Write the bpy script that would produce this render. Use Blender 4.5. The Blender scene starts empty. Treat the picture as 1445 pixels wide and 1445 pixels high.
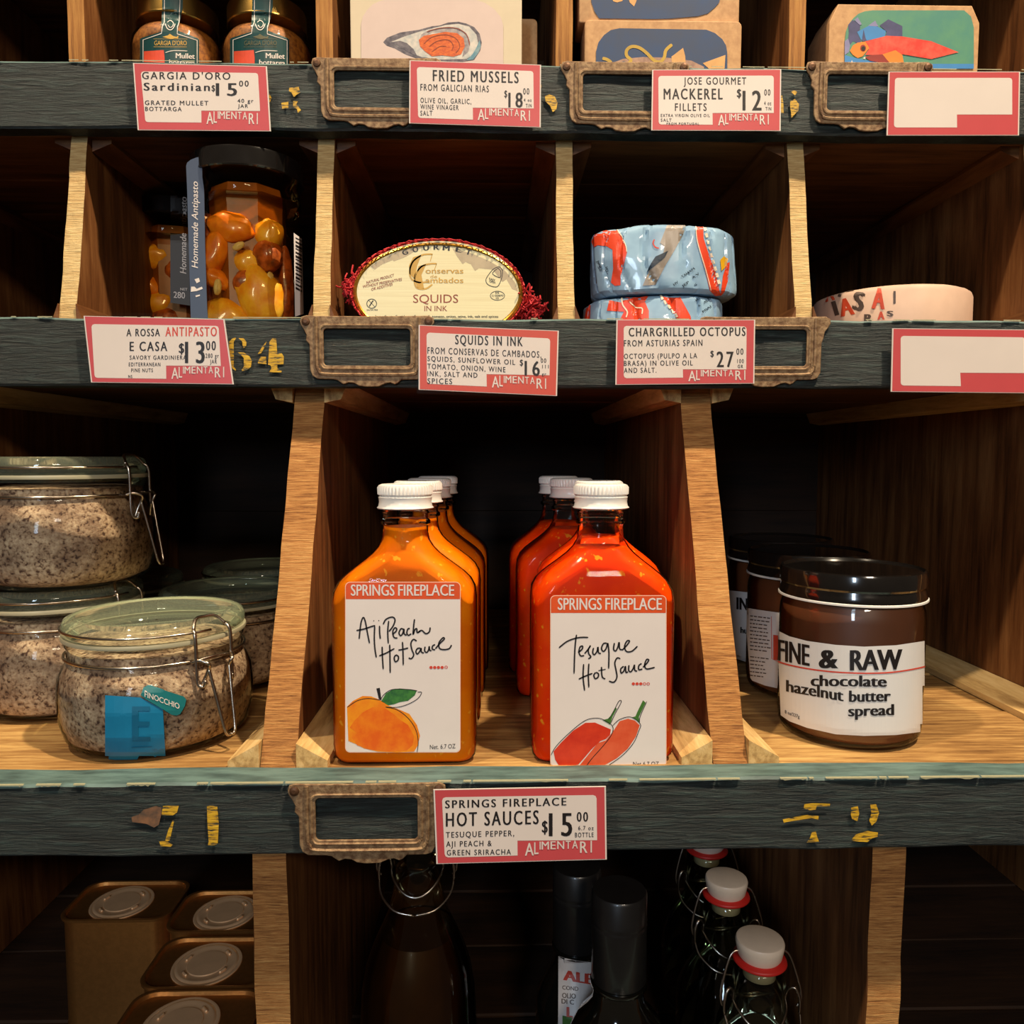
import bpy, bmesh, math, random
from math import sin, cos, pi, radians, sqrt, tan, atan2
from mathutils import Vector, Matrix, Euler, noise
from mathutils.bvhtree import BVHTree
from mathutils.geometry import tessellate_polygon
random.seed(7)
SC = bpy.context.scene
COL = SC.collection
CZ = 1.40                                   # eye height

# ---------------------------------------------------------------- camera
cam = bpy.data.cameras.new('camera'); camo = bpy.data.objects.new('camera', cam); COL.objects.link(camo)
cam.sensor_fit = 'HORIZONTAL'; cam.sensor_width = 36.0; cam.lens = 36.0*1085/1445
cam.clip_start = 0.01
camo.location = (0, 0, CZ); camo.rotation_euler = (radians(90-4.13), 0, radians(-1.19))
SC.camera = camo

# ---------------------------------------------------------------- world, lamps, exposure
w = bpy.data.worlds.new('shop'); SC.world = w; w.use_nodes = True
w.node_tree.nodes['Background'].inputs[0].default_value = (1.0, 0.74, 0.52, 1)
w.node_tree.nodes['Background'].inputs[1].default_value = 0.06
def lamp(name, kind, loc, target, power, col, **kw):
    l = bpy.data.lights.new(name, kind); l.energy = power; l.color = col
    for k, v in kw.items(): setattr(l, k, v)
    o = bpy.data.objects.new(name, l); COL.objects.link(o); o.location = loc
    o.rotation_euler = (Vector(target)-Vector(loc)).to_track_quat('-Z', 'Y').to_euler()
    return o
# two ceiling spots above the aisle, and the shop window behind the viewer on the left
lamp('ceiling_spot', 'SPOT', (0.60, -0.06, CZ+1.58), (0.04, 0.42, CZ-0.02), 185, (1.0, 0.81, 0.57), spot_size=radians(60), spot_blend=0.5, shadow_soft_size=0.03)
lamp('ceiling_spot', 'SPOT', (-0.70, -0.10, CZ+1.60), (-0.1, 0.44, CZ-0.05), 85, (1.0, 0.81, 0.57), spot_size=radians(60), spot_blend=0.5, shadow_soft_size=0.03)
lamp('front_fill', 'AREA', (0.30, -1.15, CZ+0.70), (0, 0.45, CZ-0.05), 8.0, (1.0, 0.84, 0.66), shape='RECTANGLE', size=0.30, size_y=0.14)  # unseen lamp, added as frontal fill for boards and labels
lamp('shop_window', 'AREA', (-0.50, -1.4, CZ+0.40), (0, 0.45, CZ), 8.5, (0.66, 0.82, 1.0), shape='RECTANGLE', size=0.16, size_y=0.50)
SC.view_settings.view_transform = 'Standard'; SC.view_settings.look = 'None'
SC.view_settings.exposure = 0.0; SC.view_settings.gamma = 1.0; SC.view_settings.use_curve_mapping = False

# ---------------------------------------------------------------- rays of the photograph -> points in the place
CR = Euler((radians(90-4.13), 0, radians(-1.19))).to_matrix()
CP = Vector((0, 0, CZ))
def ray(x, y): return CR @ Vector(((x-722.5)/1085.0, (722.5-y)/1085.0, -1.0))
def U(x, y, Y):
    d = ray(x, y); return CP + d*(Y/d.y)
def reg(x0, y0, s):                          # crop coordinates -> photograph coordinates
    return lambda pts: [(x0+a*s, y0+b*s) for a, b in pts]

# ---------------------------------------------------------------- materials
def rgb(r, g, b):
    f = lambda c: (c/255/12.92) if c/255 <= 0.04045 else ((c/255+0.055)/1.055)**2.4
    return (f(r), f(g), f(b), 1)
MATS = {}
def nodes(name):
    m = bpy.data.materials.new(name); m.use_nodes = True
    nt = m.node_tree; b = nt.nodes['Principled BSDF']
    return m, nt, b
def ramp(nt, fac, stops):
    r = nt.nodes.new('ShaderNodeValToRGB'); e = r.color_ramp.elements
    e[0].position, e[0].color = stops[0]; e[1].position, e[1].color = stops[-1]
    for p, c in stops[1:-1]:
        q = e.new(p); q.color = c
    nt.links.new(fac, r.inputs[0]); return r.outputs[0]
def tex(nt, scale=(1, 1, 1), nscale=50, detail=4, rough=.6, dist=0):
    tc = nt.nodes.new('ShaderNodeTexCoord'); mp = nt.nodes.new('ShaderNodeMapping'); mp.inputs['Scale'].default_value = scale
    nt.links.new(tc.outputs['Object'], mp.inputs[0])
    n = nt.nodes.new('ShaderNodeTexNoise'); n.inputs['Scale'].default_value = nscale; n.inputs['Detail'].default_value = detail
    n.inputs['Roughness'].default_value = rough; n.inputs['Distortion'].default_value = dist
    nt.links.new(mp.outputs[0], n.inputs['Vector']); return n.outputs[0]
def bump(nt, b, h, strength, dist):
    bp = nt.nodes.new('ShaderNodeBump'); bp.inputs['Strength'].default_value = strength; bp.inputs['Distance'].default_value = dist
    nt.links.new(h, bp.inputs['Height']); nt.links.new(bp.outputs[0], b.inputs['Normal'])
def plain(name, c, rough=.5, metal=0, coat=0, vary=.10, nscale=90, bmp=0, spec=.5, c2=None, stretch=(1, 1, 1), dist=.0006):
    m, nt, b = nodes(name)
    c2 = c2 or tuple(v*(1-vary*2) for v in c[:3])+(1,)
    n = tex(nt, stretch, nscale)
    nt.links.new(ramp(nt, n, [(.35, c2), (.62, c)]), b.inputs['Base Color'])
    b.inputs['Roughness'].default_value = rough; b.inputs['Metallic'].default_value = metal
    b.inputs['Coat Weight'].default_value = coat; b.inputs['Coat Roughness'].default_value = .03
    b.inputs['Specular IOR Level'].default_value = spec
    if bmp: bump(nt, b, n, bmp, dist)
    return m
def wood(name, dark, mid, light, stretch, nscale=28, rough=.62, bmp=.5, dist=.0008):
    m, nt, b = nodes(name)
    n = tex(nt, stretch, nscale, 6, .7, .22); n2 = tex(nt, (1, 1, 1), 9, 2)
    mx = nt.nodes.new('ShaderNodeMath'); mx.operation = 'MULTIPLY_ADD'; mx.inputs[1].default_value = .45
    nt.links.new(n2, mx.inputs[0]); nt.links.new(n, mx.inputs[2])
    nt.links.new(ramp(nt, mx.outputs[0], [(.52, dark), (.72, mid), (.95, light)]), b.inputs['Base Color'])
    b.inputs['Roughness'].default_value = rough; b.inputs['Specular IOR Level'].default_value = .3
    bump(nt, b, n, bmp, dist); return m
def glass(name, tint=(1, 1, 1, 1), rough=.02, edge=.25):
    # thin-walled clear glass: lets light through, mirrors more at grazing angles
    m = bpy.data.materials.new(name); m.use_nodes = True; nt = m.node_tree
    for n in list(nt.nodes): nt.nodes.remove(n)
    o = nt.nodes.new('ShaderNodeOutputMaterial'); t = nt.nodes.new('ShaderNodeBsdfTransparent'); g = nt.nodes.new('ShaderNodeBsdfGlossy')
    mx = nt.nodes.new('ShaderNodeMixShader'); lw = nt.nodes.new('ShaderNodeLayerWeight'); lw.inputs[0].default_value = edge
    t.inputs[0].default_value = tint; g.inputs['Roughness'].default_value = rough
    g.inputs[0].default_value = (.95, .97, .95, 1)
    nt.links.new(lw.outputs['Fresnel'], mx.inputs[0]); nt.links.new(t.outputs[0], mx.inputs[1]); nt.links.new(g.outputs[0], mx.inputs[2])
    nt.links.new(mx.outputs[0], o.inputs[0]); return m

BR_D, BR_M, BR_L = rgb(58, 32, 14), rgb(114, 70, 36), rgb(152, 104, 60)
M = {}
M['side_wood'] = wood('brown_board', BR_D, BR_M, BR_L, (1, .5, 6), 16, .55, .35)
M['side_wood_v'] = wood('brown_board_upright', BR_D, BR_M, BR_L, (6, 6, .5), 16, .55, .35)
M['sawn'] = wood('sawn_edge', rgb(112, 68, 34), rgb(172, 118, 64), rgb(204, 156, 94), (1.6, 1.6, 26), 46, .8, 1.0, .0008)
M['sawn_pale'] = wood('worn_edge', rgb(170, 132, 84), rgb(206, 172, 116), rgb(232, 206, 150), (1.6, 1.6, 26), 50, .8, 1.0, .0010)
M['ply_edge'] = wood('ply_edge', rgb(78, 46, 20), rgb(150, 98, 44), rgb(196, 142, 74), (18, 18, .8), 16, .7, .6)
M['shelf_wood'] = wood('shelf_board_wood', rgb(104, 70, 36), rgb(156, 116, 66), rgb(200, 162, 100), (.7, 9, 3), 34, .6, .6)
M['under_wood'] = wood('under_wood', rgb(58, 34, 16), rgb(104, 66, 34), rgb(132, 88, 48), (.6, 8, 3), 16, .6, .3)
M['cleat_wood'] = wood('cleat_wood', rgb(150, 112, 66), rgb(204, 166, 106), rgb(230, 198, 140), (7, .6, 5), 24, .7, .5)
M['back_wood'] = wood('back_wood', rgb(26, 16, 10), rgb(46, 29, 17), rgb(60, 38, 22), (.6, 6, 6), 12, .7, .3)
def paint_mat():
    m, nt, b = nodes('green_paint')
    grain = tex(nt, (1.2, 1, 13), 40, 7, .72, .5); blot = tex(nt, (1, 1, 2.2), 30, 5, .6)
    fine = tex(nt, (1.5, 1, 14), 60, 5, .7)
    base = ramp(nt, grain, [(.30, rgb(17, 24, 25)), (.52, rgb(29, 41, 42)), (.74, rgb(64, 84, 80))])
    wear = ramp(nt, fine, [(.66, (0, 0, 0, 1)), (.72, (1, 1, 1, 1))])
    blotm = ramp(nt, blot, [(.56, (0, 0, 0, 1)), (.68, (1, 1, 1, 1))])
    mul = nt.nodes.new('ShaderNodeMix'); mul.data_type = 'RGBA'; mul.blend_type = 'MULTIPLY'; mul.inputs[0].default_value = 1
    nt.links.new(wear, mul.inputs[6]); nt.links.new(blotm, mul.inputs[7])
    mx = nt.nodes.new('ShaderNodeMix'); mx.data_type = 'RGBA'; nt.links.new(mul.outputs[2], mx.inputs[0])
    nt.links.new(base, mx.inputs[6]); mx.inputs[7].default_value = rgb(150, 128, 92)
    nt.links.new(mx.outputs[2], b.inputs['Base Color']); b.inputs['Roughness'].default_value = .5
    bump(nt, b, grain, 1.0, .0022); return m
M['paint'] = paint_mat()
M['lip'] = plain('lit_teal_paint', rgb(92, 118, 114), .6, nscale=160, c2=rgb(56, 76, 74), stretch=(.2, 1, 1), bmp=.5)  # lighter teal for upward faces: light from above put into the colour
M['chip'] = plain('bare_chipped_wood', rgb(150, 146, 118), .8, c2=rgb(140, 140, 110), nscale=200)
M['rust'] = plain('rusty_metal', rgb(152, 124, 90), .62, .3, bmp=.9, nscale=330, c2=rgb(104, 74, 48), dist=.0005)
M['screw'] = plain('screw', rgb(96, 66, 44), .5, .6)
def yellow_mat():
    m, nt, b = nodes('yellow_stencil_paint')
    n = tex(nt, (1.4, 1, 12), 70, 5, .7)
    nt.links.new(ramp(nt, n, [(.42, rgb(40, 50, 42)), (.48, rgb(196, 150, 26)), (.7, rgb(232, 190, 40))]), b.inputs['Base Color'])
    b.inputs['Roughness'].default_value = .5; bump(nt, b, n, .8, .0008); return m
M['yellow'] = yellow_mat()
M['card_red'] = plain('card_red', rgb(196, 74, 78), .45, vary=.03, nscale=30)
M['card_red2'] = plain('card_orange_red', rgb(200, 74, 56), .45, vary=.03, nscale=30)
M['card_cream'] = plain('card_cream', rgb(222, 210, 201), .45, vary=.02, nscale=30)
M['ink'] = plain('black_ink', rgb(26, 20, 20), .5)
M['ink_red'] = plain('red_ink', rgb(214, 70, 50), .5)
M['sleeve'] = glass('clear_sleeve', (1, 1, 1, 1), .10, .06)
_nt = M['sleeve'].node_tree; _mx = [n for n in _nt.nodes if n.type == 'MIX_SHADER'][0]
_nt.links.remove(_mx.inputs[0].links[0]); _mx.inputs[0].default_value = .035
M['glass'] = glass('clear_glass', (.985, .995, .985, 1), .02, .17)
M['white'] = plain('white_enamel', rgb(236, 232, 226), .28, vary=.01)
M['wire'] = plain('steel_wire', rgb(190, 176, 160), .25, 1.0)
M['black_gloss'] = plain('black_lid', rgb(20, 18, 17), .16, 0, 1)

# ---------------------------------------------------------------- object helpers
def tag(o, label=None, cat=None, group=None, kind=None):
    if label: o['label'] = label
    if cat: o['category'] = cat
    if group: o['group'] = group
    if kind: o['kind'] = kind
    return o
def thing(name, loc, label, cat, group=None):
    o = bpy.data.objects.new(name, None); COL.objects.link(o); o.location = loc; o.empty_display_size = .01
    return tag(o, label, cat, group)
def wloc(o):
    v = Vector((0, 0, 0))
    while o is not None: v = v+o.location; o = o.parent
    return v
def link(name, me, mats, parent=None, world=False, smooth=False, loc=None):
    o = bpy.data.objects.new(name, me); COL.objects.link(o)
    for m in (mats if isinstance(mats, (list, tuple)) else [mats]):
        if m is not None: me.materials.append(m)
    if smooth:
        for p in me.polygons: p.use_smooth = True
    if world:                                # vertices given in the place's coordinates: centre them on the object
        vs = me.vertices
        if len(vs):
            c = Vector((0, 0, 0))
            for v in vs: c += v.co
            c /= len(vs)
            me.transform(Matrix.Translation(-c)); o.location = c-(wloc(parent) if parent else Vector((0, 0, 0)))
    elif loc is not None: o.location = loc
    o.parent = parent
    return o
def mesh_of(bm, name='m'):
    me = bpy.data.meshes.new(name); bm.to_mesh(me); bm.free(); return me
def lathe(prof, n=48, cap=True, twist=None):
    bm = bmesh.new(); rings = []
    for r, z in prof:
        rings.append([bm.verts.new((r*cos(2*pi*i/n), r*sin(2*pi*i/n), z)) for i in range(n)])
    for a, b in zip(rings, rings[1:]):
        for i in range(n): bm.faces.new((a[i], a[(i+1) % n], b[(i+1) % n], b[i]))
    if cap: bm.faces.new(list(reversed(rings[0]))); bm.faces.new(rings[-1])
    return bm
def loft(secs, cap=True):                    # list of rings (lists of 3-D points), equal counts
    bm = bmesh.new(); rings = [[bm.verts.new(p) for p in s] for s in secs]; n = len(rings[0])
    for a, b in zip(rings, rings[1:]):
        for i in range(n): bm.faces.new((a[i], a[(i+1) % n], b[(i+1) % n], b[i]))
    if cap: bm.faces.new(list(reversed(rings[0]))); bm.faces.new(rings[-1])
    return bm
def rrect(hw, hd, r, k=6):
    r = min(r, hw, hd); pts = []
    for cx, cy, a0 in ((hw-r, hd-r, 0), (-hw+r, hd-r, 90), (-hw+r, -hd+r, 180), (hw-r, -hd+r, 270)):
        for i in range(k+1):
            a = radians(a0+90*i/k); pts.append((cx+r*cos(a), cy+r*sin(a)))
    return pts
def tube(bm, pts, r, n=7, closed=False):
    pts = [Vector(p) for p in pts]; rings = []; up = Vector((.13, .27, .95)); N = len(pts)
    for i, p in enumerate(pts):
        a = pts[(i-1) % N] if (closed or i > 0) else p
        b = pts[(i+1) % N] if (closed or i < N-1) else p
        t = (b-a).normalized(); s = t.cross(up)
        if s.length < .05: s = t.cross(Vector((1, 0, 0)))
        s.normalize(); u = s.cross(t)
        rings.append([bm.verts.new(p+s*r*cos(2*pi*j/n)+u*r*sin(2*pi*j/n)) for j in range(n)])
    pr = list(zip(rings, rings[1:]))+([(rings[-1], rings[0])] if closed else [])
    for a, b in pr:
        for j in range(n): bm.faces.new((a[j], a[(j+1) % n], b[(j+1) % n], b[j]))
    if not closed: bm.faces.new(list(reversed(rings[0]))); bm.faces.new(rings[-1])
    return bm
def spline(pts, k=6):                        # Catmull-Rom
    P = [Vector(p) for p in pts]; out = []
    for i in range(len(P)-1):
        a = P[max(i-1, 0)]; b = P[i]; c = P[i+1]; d = P[min(i+2, len(P)-1)]
        for j in range(k):
            t = j/k; out.append(.5*((2*b)+(c-a)*t+(2*a-5*b+4*c-d)*t*t+(3*b-a-3*c+d)*t**3))
    return out+[P[-1]]
def board(x0, x1, y0, y1, z0, z1, step=.03, jit=.0004, bev=.0012, seed=0):
    bm = bmesh.new(); bmesh.ops.create_cube(bm, size=1)
    for v in bm.verts: v.co = Vector(((x0+x1)/2+v.co.x*(x1-x0), (y0+y1)/2+v.co.y*(y1-y0), (z0+z1)/2+v.co.z*(z1-z0)))
    bmesh.ops.bevel(bm, geom=list(bm.edges), offset=bev, segments=1, affect='EDGES')
    for _ in range(7):
        es = [e for e in bm.edges if e.calc_length() > step*1.5]
        if not es: break
        bmesh.ops.subdivide_edges(bm, edges=es, cuts=1, use_grid_fill=True)
    for v in bm.verts:
        q = v.co*60+Vector((seed*3.1, seed, 0)); v.co += Vector((noise.noise(q), noise.noise(q+Vector((9, 0, 0))), noise.noise(q+Vector((0, 9, 0)))))*jit*2
    bmesh.ops.recalc_face_normals(bm, faces=bm.faces)
    return bm
def prism_x(prof, x0, x1, jit=.0006, edge_mat=1, seed=0, front=-.5, bev=.001):
    """side profile (Y, z) pushed along X; faces that look at the viewer take material slot edge_mat"""
    bm = bmesh.new(); n = len(prof); nx = 3
    rows = []
    for i in range(nx+1):
        x = x0+(x1-x0)*i/nx
        row = []
        for (y, z) in prof:
            q = Vector((x*40, y*40, z*40+seed*7)); d = noise.noise(q)*jit*2+noise.noise(q*4)*jit
            row.append(bm.verts.new((x+(noise.noise(q+Vector((5, 5, 5)))*jit*1.5), y+d, z)))
        rows.append(row)
    for a, b in zip(rows, rows[1:]):
        for j in range(n): bm.faces.new((a[j], a[(j+1) % n], b[(j+1) % n], b[j]))
    bm.faces.new(list(reversed(rows[0]))); bm.faces.new(rows[-1])
    bmesh.ops.recalc_face_normals(bm, faces=bm.faces)
    bm.normal_update()
    for f in bm.faces: f.material_index = edge_mat if f.normal.y < front else 0
    return bm

# ---------------------------------------------------------------- flat print: drawn in photograph coordinates, laid on real surfaces
_tc = {}; SPC = 1.0
def glyphs(s, off=.0, slant=0):
    k = (s, off, slant, SPC)
    if k not in _tc:
        c = bpy.data.curves.new('t', 'FONT'); c.body = s; c.size = 1; c.resolution_u = 3; c.shear = slant; c.space_character = SPC
        o = bpy.data.objects.new('t', c); COL.objects.link(o)
        dg = bpy.context.evaluated_depsgraph_get(); dg.update(); me = bpy.data.meshes.new_from_object(o.evaluated_get(dg))
        _tc[k] = ([(v.co.x, v.co.y) for v in me.vertices], [tuple(p.vertices) for p in me.polygons])
        bpy.data.objects.remove(o); bpy.data.curves.remove(c); bpy.data.meshes.remove(me)
    return _tc[k]
CAP = None
class Px:
    def __init__(s): s.v = []; s.f = []; s.lay = {}
    def poly(s, pts):
        pts = list(pts); tr = tessellate_polygon([[Vector((a, b, 0)) for a, b in pts]]); o = len(s.v)
        s.v += pts; s.f += [tuple(o+i for i in t) for t in tr]; return s
    def ring(s, outer, inner):
        o = len(s.v); allp = list(outer)+list(inner)
        tr = tessellate_polygon([[Vector((a, b, 0)) for a, b in outer], [Vector((a, b, 0)) for a, b in inner]])
        s.v += allp; s.f += [tuple(o+i for i in t) for t in tr]; return s
    def ell(s, cx, cy, rx, ry, n=24): return s.poly([(cx+rx*cos(2*pi*i/n), cy+ry*sin(2*pi*i/n)) for i in range(n)])
    def stroke(s, pts, w, k=5, smooth=True, closed=False):
        P = [Vector((a, b, 0)) for a, b in pts]
        if smooth and len(P) > 2: P = spline(P, k)
        N = len(P); o = len(s.v)
        for i, p in enumerate(P):
            t = (P[min(i+1, N-1)]-P[max(i-1, 0)]); t = t.normalized() if t.length > 0 else Vector((1, 0, 0))
            ww = w*(.62 if i in (0, N-1) else 1)/2
            s.v += [(p.x-t.y*ww, p.y+t.x*ww), (p.x+t.y*ww, p.y-t.x*ww)]
        for i in range(N-1): s.f.append((o+2*i, o+2*i+1, o+2*i+3, o+2*i+2))
        return s
    def text(s, t, x0, x1, cap, base, dy=0, off=.012, xs=None, lower=False, rot=None, slant=0):
        """fit the string between x0..x1, cap line / baseline in px; dy = drop of the baseline from left to right"""
        v, f = glyphs(t, 0, slant)
        if not v: return s
        if off > 0:                             # heavier face: the glyphs struck three times, side by side
            k_ = off*1.3; n_ = len(v); o_ = len(s.v)
            for m_ in range(3 if off > .03 else 2):
                for i in range(n_): s.lay[o_+m_*n_+i] = m_
            v = [(a-k_, b) for a, b in v]+[(a+k_, b) for a, b in v]+(v if off > .03 else []); f = [tuple(i+n_*m_ for i in q) for m_ in range(3 if off > .03 else 2) for q in f]
        global CAP
        if CAP is None: hv, _ = glyphs('H', .0); CAP = max(q[1] for q in hv)
        mn = min(q[0] for q in v); mx = max(q[0] for q in v); o = len(s.v)
        for a, b in v:
            u = (a-mn)/(mx-mn); x = x0+u*(x1-x0); y = base+dy*u-(base-cap)*b/CAP
            s.v.append((x, y))
        s.f += [tuple(o+i for i in q) for q in f]; return s
    def map(s, fn):
        s.v = fn(s.v); return s
    def rotate(s, cx, cy, deg):
        c, n = cos(radians(deg)), sin(radians(deg))
        s.v = [(cx+(a-cx)*c-(b-cy)*n, cy+(a-cx)*n+(b-cy)*c) for a, b in s.v]; return s
    def add(s, o):
        k = len(s.v); s.lay.update({k+i: l for i, l in o.lay.items()}); s.v += o.v; s.f += [tuple(k+i for i in q) for q in o.f]; return s
    def build(s, name, proj, mat, parent, off=.0002, maxlen=None):
        bm = bmesh.new(); vs = [bm.verts.new((a, b, s.lay.get(i, 0))) for i, (a, b) in enumerate(s.v)]
        for q in s.f:
            try: bm.faces.new([vs[i] for i in q])
            except ValueError: pass
        if maxlen:
            for ax in (0, 1):                   # cut along a grid so the print can follow a curve
                lo = min(v.co[ax] for v in bm.verts); hi = max(v.co[ax] for v in bm.verts); st = maxlen*(.5 if ax == 0 else 1)
                q = lo+st
                while q < hi:
                    co = Vector((0, 0, 0)); co[ax] = q+.013; no = Vector((0, 0, 0)); no[ax] = 1
                    bmesh.ops.bisect_plane(bm, geom=bm.verts[:]+bm.edges[:]+bm.faces[:], dist=1e-5, plane_co=co, plane_no=no); q += st
            bmesh.ops.triangulate(bm, faces=bm.faces)
        bad = []; off *= .42 if not maxlen else .7
        for v in bm.verts:
            p = proj(v.co.x, v.co.y, off+4e-5*round(v.co.z))
            if p is None: bad.append(v)
            else: v.co = p
        if bad: bmesh.ops.delete(bm, geom=bad, context='VERTS')
        bm.normal_update()
        fl = [f for f in bm.faces if f.normal.dot(f.calc_center_median()-CP) > 0]
        if fl: bmesh.ops.reverse_faces(bm, faces=fl)
        return link(name, mesh_of(bm), mat, parent, world=True)
def onplane(Y): return lambda x, y, off: U(x, y, Y-off)
def onmesh(objs):
    vs = []; fs = []
    for o in (objs if isinstance(objs, list) else [objs]):
        L = wloc(o); k = len(vs); vs += [v.co+L for v in o.data.vertices]; fs += [tuple(i+k for i in p.vertices) for p in o.data.polygons]
    t = BVHTree.FromPolygons(vs, fs)
    def pr(x, y, off):
        d = ray(x, y).normalized(); h = t.ray_cast(CP, d)
        if h[0] is None: return None
        n = h[1] if h[1].dot(d) < 0 else -h[1]
        return h[0]+n*off
    return pr
def rpx(x0, y0, x1, y1, r, k=5):
    pts = []
    for cx, cy, a0 in ((x1-r, y1-r, 0), (x0+r, y1-r, 90), (x0+r, y0+r, 180), (x1-r, y0+r, 270)):
        for i in range(k+1):
            a = radians(a0+90*i/k); pts.append((cx+r*cos(a), cy+r*sin(a)))
    return pts
def plate(pts, thick, bev=0, holes=()):       # closed outline (x, z) in metres -> slab whose face looks along -Y
    c = bpy.data.curves.new('p', 'CURVE'); c.dimensions = '2D'; c.fill_mode = 'BOTH'; c.extrude = max(thick/2-bev, 1e-5); c.bevel_depth = bev; c.bevel_resolution = 1
    for q in [pts]+list(holes):
        sp = c.splines.new('POLY'); sp.points.add(len(q)-1); sp.use_cyclic_u = True
        for i, (a, b) in enumerate(q): sp.points[i].co = (a, b, 0, 1)
    o = bpy.data.objects.new('p', c); COL.objects.link(o); dg = bpy.context.evaluated_depsgraph_get(); dg.update()
    me = bpy.data.meshes.new_from_object(o.evaluated_get(dg)); bpy.data.objects.remove(o); bpy.data.curves.remove(c)
    me.transform(Matrix.Rotation(radians(90), 4, 'X')); me.materials.clear(); return me
def copy_tree(o, loc, label=None, parent=None):
    r = o.copy(); COL.objects.link(r)
    if parent is None:
        r.location = loc
        if label: r['label'] = label
    else: r.parent = parent
    for ch in list(o.children): copy_tree(ch, None, None, r)
    return r

# ---------------------------------------------------------------- the shelving
zf = lambda y, Y: U(700, y, Y).z
FB, FBb, FM, FMb, FT, FTb = .366, .385, .450, .463, .475, .488
zB1 = zf(1080, FBb); zB0 = zf(1203, FB); zM1 = zf(450, FM); zM0 = zf(546, FM); zT1 = zf(92, FT); zT0 = zf(186, FT)
F3 = zB1-.0015; F2 = CZ+.068; F1 = CZ+.2220; F4 = CZ-.42; BACK = .80; XL, XR = -.85, .85
zU0 = CZ+.372                                 # the shelf above the frame
unit = thing('shelving_unit', (0, .6, F4-.02), 'weathered wooden pigeonhole shelving with dark green painted front boards', 'shelf')
def part(name, bm, mats, parent=unit, smooth=False): return link(name, mesh_of(bm), mats, parent, world=True, smooth=smooth)
fasc = {}
for key, (y0, y1, z0, z1) in {'bottom': (FB, FBb, zB0, zB1), 'middle': (FM, FMb, zM0, zM1), 'top': (FT, FTb, zT0, zT1), 'upper': (.464, .477, zU0, zU0+.04), 'base': (FB, FBb, F4-.045, F4+.002)}.items():
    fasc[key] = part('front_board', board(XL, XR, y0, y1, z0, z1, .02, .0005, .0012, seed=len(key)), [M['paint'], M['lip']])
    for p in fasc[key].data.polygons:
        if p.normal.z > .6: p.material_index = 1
# bare chips along the upper front edges
for key, z, Y in (('bottom', zB1, FB), ('middle', zM1, FM), ('top', zT1, FT)):
    bm = bmesh.new(); x = -.42
    while x < .42:
        L = random.choice([.003, .006, .012, .03])*random.uniform(.7, 1.3); h = random.uniform(.0002, .0009)*(1.1 if key == 'bottom' else .6); n = 12
        pts = [(x+L*i/n, h*(.1+.9*random.random()**2) if 0 < i < n else .0001) for i in range(n+1)]
        up = [bm.verts.new((a, Y-.0008, z+.0004)) for a, b in pts]; dn = [bm.verts.new((a, Y-.0009, z-b)) for a, b in pts]; bk = [bm.verts.new((a, Y+.0002, z+.0006)) for a, b in pts]
        for i in range(n): bm.faces.new((up[i], up[i+1], dn[i+1], dn[i])); bm.faces.new((bk[i], bk[i+1], up[i+1], up[i]))
        x += L+random.choice([.0, .001, .006, .02])*(1 if key == 'bottom' else 2)
    tag(link('chipped_edge', mesh_of(bm), M['chip'], fasc[key], world=True), 'pale bare wood chips along the upper edge', kind='stuff')
def planks(z0, z1, y0, mat, n=4, y1=BACK):
    ys = [y0+(y1-y0)*i/n for i in range(n+1)]
    for i in range(n): part('shelf_plank', board(XL, XR, ys[i]+.0006, ys[i+1]-.0006, z0+.0005*(i % 2), z1-.0007*(i % 2), .06, .0003, .0012, seed=i+n), [mat])
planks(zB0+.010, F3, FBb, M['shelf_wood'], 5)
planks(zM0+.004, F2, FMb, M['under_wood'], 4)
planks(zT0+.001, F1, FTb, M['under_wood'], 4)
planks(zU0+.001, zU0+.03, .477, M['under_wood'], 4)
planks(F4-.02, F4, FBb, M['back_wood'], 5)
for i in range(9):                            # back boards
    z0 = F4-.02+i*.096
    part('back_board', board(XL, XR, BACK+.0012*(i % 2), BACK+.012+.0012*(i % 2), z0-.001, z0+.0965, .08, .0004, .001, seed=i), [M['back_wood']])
for x in (XL-.018, XR): part('side_panel', board(x, x+.018, .40, BACK+.012, F4-.02, zU0+.04, .06, .0003, .001), [M['side_wood_v']])
def curve_prof(yt, zt, yb, zb, n=26, bulge=0):
    pts = [(yt+(yb-yt)*t+bulge*sin(pi*t), zt+(zb-zt)*t) for t in [i/n for i in range(n+1)]]
    return pts+[(BACK, zb), (BACK, zt)]
def xs(px, y, Y): return U(px, y, Y).x
# tier with the hot sauces
for i, x in enumerate([-.566, -.338, (xs(441, 560, .466)+xs(385, 1080, .388))/2, (xs(981, 560, .466)+xs(1033, 1080, .388))/2, .346, .574]):
    part('divider', prism_x(curve_prof(.474, zM0+.004, FBb+.002, F3, 30, .002), x-.009, x+.009, .0004, seed=i), [M['side_wood_v'], M['sawn']])
    for s in (-1, 1):                          # battens that hold the divider, below and above
        a = x+s*.0095; 
        bm = loft([[Vector((a, y, F3)), Vector((a+s*.016, y, F3)), Vector((a+s*.016, y, F3+.004)), Vector((a, y, F3+.013))] for y in (FBb+.002, .52, .66, BACK-.002)])
        bmesh.ops.recalc_face_normals(bm, faces=bm.faces); part('batten', bm, M['cleat_wood'])
        bm = loft([[Vector((a, y, zM0+.004)), Vector((a+s*.014, y, zM0+.004)), Vector((a+s*.010, y, zM0-.006)), Vector((a, y, zM0-.008))] for y in (FMb+.004, .52, .66, BACK-.002)])
        bmesh.ops.recalc_face_normals(bm, faces=bm.faces); part('batten', bm, M['cleat_wood'])
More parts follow.
